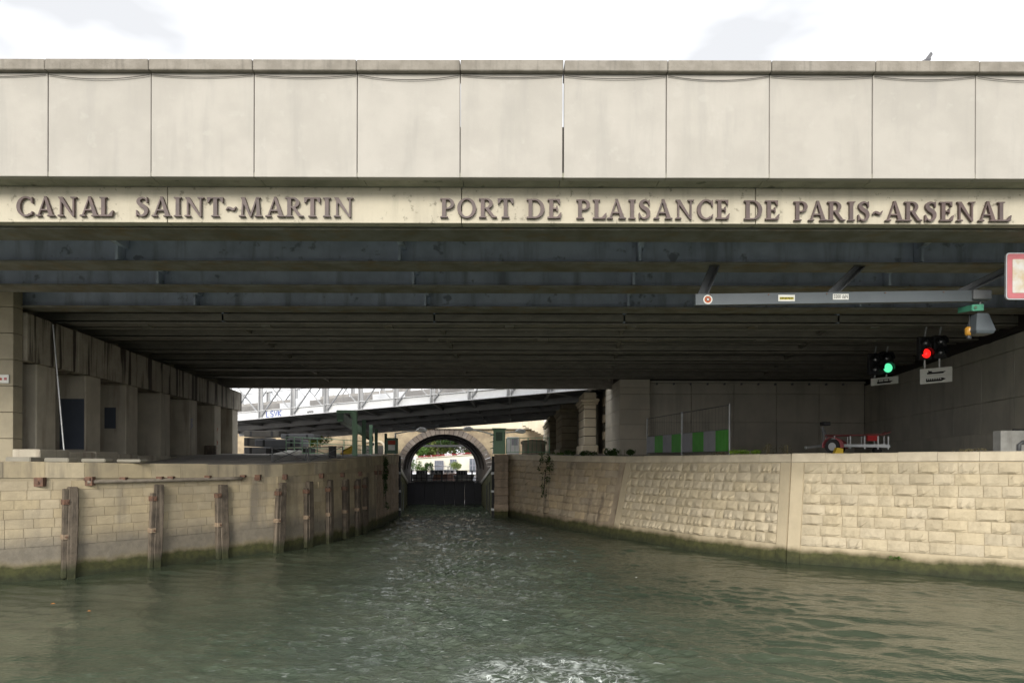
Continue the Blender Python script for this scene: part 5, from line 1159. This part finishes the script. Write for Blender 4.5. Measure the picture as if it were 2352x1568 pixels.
# ================================================================== FAR BANK SEEN THROUGH THE ARCH
bd = thing('pavilion', 'long cream pavilion with tall windows and red flowers on its roof edge beyond the arch', 'building', W(1035, 1085, 150))
xa, xb_ = W(958, 0, 150).x, W(1106, 0, 150).x; zb0, zt0, zt1 = .76, W(0, 1053, 150).z, W(0, 1043, 150).z
MB().hexa([(xa, 150, zb0), (xb_, 149.6, zb0), (xb_, 158, zb0), (xa, 158, zb0), (xa, 150, zt0), (xb_, 149.6, zt1), (xb_, 158, zt1), (xa, 158, zt0)]).build('wall', 'facade_cream', bd)
MB().hexa([(xa - .2, 149.6, zt0 + .01), (xb_ + .2, 149.2, zt1 + .01), (xb_ + .2, 158, zt1 + .01), (xa - .2, 158, zt0 + .01), (xa - .2, 149.6, zt0 + .14), (xb_ + .2, 149.2, zt1 + .14), (xb_ + .2, 158, zt1 + .14), (xa - .2, 158, zt0 + .14)]).build('roof', 'cream_stone', bd)
mb = MB()
for i in range(60): f_ = i / 59; leaves(mb, (xa + .4 + (xb_ - xa - .6) * f_, 149.5, zt0 + (zt1 - zt0) * f_ + .36), (.2, .2, .2), 14, .10, seed=900 + i)
tag(mb.build('flower_row', 'petal_red', bd), kind='stuff')
for (pa, pb, yt_, yb_) in ((999, 1018, 1058, 1086), (1034, 1048, 1055, 1084), (1079, 1106, 1053, 1086)):
    a, b = W(pa, yb_, 149.5), W(pb, yt_, 149.5); z0 = max(a.z, .8); wn_ = MB().box(a.x, b.x, 149.42, 149.55, z0, b.z).build('window', 'window_glass', bd)
    nn_ = 4 if pb - pa > 16 else 3
    for i in range(nn_ + 1): x = a.x + (b.x - a.x) * i / nn_; MB().box(x - .07, x + .07, 149.36, 149.42, z0, b.z).build('mullion', 'window_frame_grey', wn_)
    for z in (z0 + .03, (z0 + b.z) / 2, b.z): MB().box(a.x - .1, b.x + .1, 149.33, 149.36, z - .06, z + .06).build('transom', 'window_frame_grey', wn_)
sh = thing('garden_shed', 'small mauve and pale blue shed left of the cream pavilion', 'shed', W(950, 1085, 152)); a, m_, b = W(944, 0, 152).x, W(952, 0, 152).x, W(958, 0, 152).x
MB().box(a, m_, 151, 153, .76, W(0, 1049, 152).z).build('mauve_wall', 'window_frame_grey', sh); MB().box(m_ + .01, b, 151, 153, .76, W(0, 1047, 152).z).build('blue_wall', 'hull_white', sh); MB().prism([(a - .1, 0), (b + .1, 0), ((a + b) / 2, .5)], (0, 150.9, W(0, 1047, 152).z + .005), (1, 0, 0), (0, 0, 1), (0, 2.2, 0)).build('roof', 'cream_stone', sh)
for i, (px, py, w, h, m, lb) in enumerate(((940, 1090, 4.6, 4.2, 'leaf_mid', 'round green bush left of the cream pavilion seen through the arch'), (968, 1090, 3.4, 3.8, 'leaf_mid', 'loose green bush in front of the pavilion left end'), (985, 1086, 2.6, 3.0, 'leaf_dark', 'dark slim bush between the pavilion windows'), (1043, 1088, 4.4, 3.4, 'leaf_olive', 'broad light green bush in front of the pavilion middle window'))):
    shrub('bush', lb, 'bush', px, py, 142, w * .6, h * .72, 800, m, .16, 'bushes before the pavilion', 30 + i)
def tree(label, px, d, w, h, m, seed):
    b_ = W(px, 0, d); t = thing('tree', label, 'tree', (b_.x, d, .75), 'trees beyond the basin'); r = random.Random(seed)
    tr_ = MB().tube([(b_.x, d, .7), (b_.x + .2, d, h * .35), (b_.x, d, h * .6)], [.45, .32, .15], 8)
    mb = MB()
    for k in range(16):
        c = Vector((b_.x + r.gauss(0, .26) * w, d + r.gauss(0, .2) * w, h * r.uniform(.35, .95))); tr_.tube([(b_.x, d, h * .4), c], [.14, .05], 5); leaves(mb, c, (w * .2, w * .2, h * .11), 170, .5, seed=seed * 77 + k)
    tr_.build('trunk', 'bark', t); mb.build('crown', m, t)
for i, (px, d, w, h, m, lb) in enumerate(((968, 196, 13, 15, 'leaf_olive', 'light green tree behind the pavilion left end'), (1004, 190, 13, 17, 'leaf_olive', 'tall yellow green tree behind the middle of the pavilion'), (1040, 202, 14, 16, 'leaf_mid', 'mid green tree behind the pavilion right half'), (1072, 188, 12, 14, 'leaf_dark', 'dark tree behind the pavilion right end'), (932, 185, 12, 12, 'leaf_mid', 'green tree left of the pavilion beyond the arch'), (1110, 192, 13, 15, 'leaf_mid', 'green tree right of the pavilion mostly behind the arch'))):
    tree(lb, px, d, w, h, m, 60 + i)
fb = thing('footbridge', 'dark footbridge crossing high behind the arch opening', 'bridge', W(1022, 1022, 138)); MB().box(-24, 6, 138, 140, W(0, 1026, 138).z, W(0, 1021.5, 138).z).build('girder', 'black_iron', fb)
MB().box(-24, 6, 138.0, 138.06, W(0, 1021, 138).z + .9, W(0, 1021, 138).z + .96).build('handrail', 'black_iron', fb)
for k in range(16): MB().box(-23 + 1.85 * k, -22.94 + 1.85 * k, 138.0, 138.06, W(0, 1021.5, 138).z, W(0, 1021, 138).z + .9).build('baluster', 'black_iron', fb)
def boat(label, px, d, ln, m, awn, seed):
    c = W(px, 0, d); t = thing('moored_boat', label, 'boat', (c.x, d, .3), 'boats moored in the basin'); P = [(-ln / 2, -1.2), (ln * .3, -1.2), (ln / 2, 0), (ln * .3, 1.2), (-ln / 2, 1.2)]; vs_ = []
    for z, k in ((.1, .8), (.9, 1.0), (1.05, 1.0)): vs_ += [(c.x + x * k, d + y * k, z + .12 * max(0, x / ln) * 2 * (k == 1)) for x, y in P]
    MB().add(vs_, [(4, 3, 2, 1, 0), (10, 11, 12, 13, 14)] + [(5 * i + k, 5 * i + (k + 1) % 5, 5 * i + 5 + (k + 1) % 5, 5 * i + 5 + k) for i in range(2) for k in range(5)]).build('hull', m, t)
    cab = MB().box(c.x - ln * .3, c.x + ln * .15, d - .8, d + .8, 1.05, 1.75).build('cabin', 'hull_white', t)
    for k in range(3): MB().box(c.x - ln * .26 + k * ln * .13, c.x - ln * .17 + k * ln * .13, d - .84, d - .8, 1.25, 1.6).build('window', 'window_glass', cab)
    if awn:
        for x in (-ln * .32, ln * .3): 
            for y in (-.9, .9): MB().tube([(c.x + x, d + y, 1.0), (c.x + x, d + y, 2.3)], .04, 5).build('pole', 'galvanised', t)
        MB().prism([(-ln * .38, 2.3), (0, 2.52), (ln * .38, 2.34), (ln * .38, 2.28), (0, 2.42), (-ln * .38, 2.22)], (c.x, d - 1.2, 0), (1, 0, 0), (0, 0, 1), (0, 2.4, 0)).build('awning', 'awning_white', t)
boat('boat with a long white awning beyond the lock gate', 1009, 118, 4.8, 'hull_brown', True, 1); boat('low orange hulled boat right of the white awning', 1036, 124, 4.6, 'hull_brown', False, 2); boat('white boat moored at the far right of the basin', 1066, 112, 3.2, 'hull_white', False, 3); boat('white boat moored at the far left of the basin', 972, 114, 3.4, 'hull_white', False, 4)

# ================================================================== SMALL LIFE
pg = thing('pigeon', 'grey pigeon on the parapet with only its raised tail showing', 'bird', W(2128, 143, 14.1))
c = Vector((W(2124, 0, 14.0).x, 14.06, zf(137, 13.8) + .0))
vs_ = []; prof = [(-.13, .015, .12), (-.09, .05, .11), (-.02, .068, .10), (.05, .06, .10), (.10, .035, .13), (.14, .030, .165), (.17, .02, .17), (.185, .004, .165)]; n = 12
for x, r, z in prof:
    for k in range(n): g = 2 * math.pi * k / n; vs_.append((c.x - x * .6, c.y + x * .8 + r * math.cos(g) * .5, c.z + z + r * math.sin(g)))
MB().add(vs_, [(i * n + k, i * n + (k + 1) % n, (i + 1) * n + (k + 1) % n, (i + 1) * n + k) for i in range(len(prof) - 1) for k in range(n)] + [tuple(range(n)), tuple(range((len(prof) - 1) * n, len(prof) * n))]).build('body', 'feather', pg, smooth=True)
t0 = c + Vector((.03, -.05, .11)); 
MB().prism([(-.06, .0), (.04, .0), (.115, .13), (.10, .165), (.07, .175)], (t0.x, t0.y, t0.z), (1, 0, 0), (0, 0, 1), (0, .02, 0)).build('tail', 'feather', pg)
for k in (-.02, .02): MB().tube([(c.x + k, c.y, c.z), (c.x + k, c.y, c.z + .07)], .006, 5).build('leg', 'sign_red', pg)
for k, (px, py, lb) in enumerate(((122, 1395, 'orange dead leaf floating near the left bank'), (205, 1412, 'small brown leaf floating near the left bank'), (1462, 1330, 'pale floating fleck on the water near the right bank'))):
    d = 5775 / (py - CY); p = W(px, py, d); p.z = .06; s = .065 - .015 * k
    tag(MB().add([p + Vector((-s, 0, 0)), p + Vector((-s * .2, -s * .9, .015)), p + Vector((s, 0, .01)), p + Vector((s * .1, s * .8, .02)), p + Vector((0, 0, .03))], [(0, 1, 4), (1, 2, 4), (2, 3, 4), (3, 0, 4)]).build('floating_leaf', 'dead_leaf' if k < 2 else 'sign_white'), lb, 'leaf', 'things floating on the water')
print('objects', len(bpy.data.objects), 'tris', sum(len(m.polygons) * 2 for m in bpy.data.meshes))
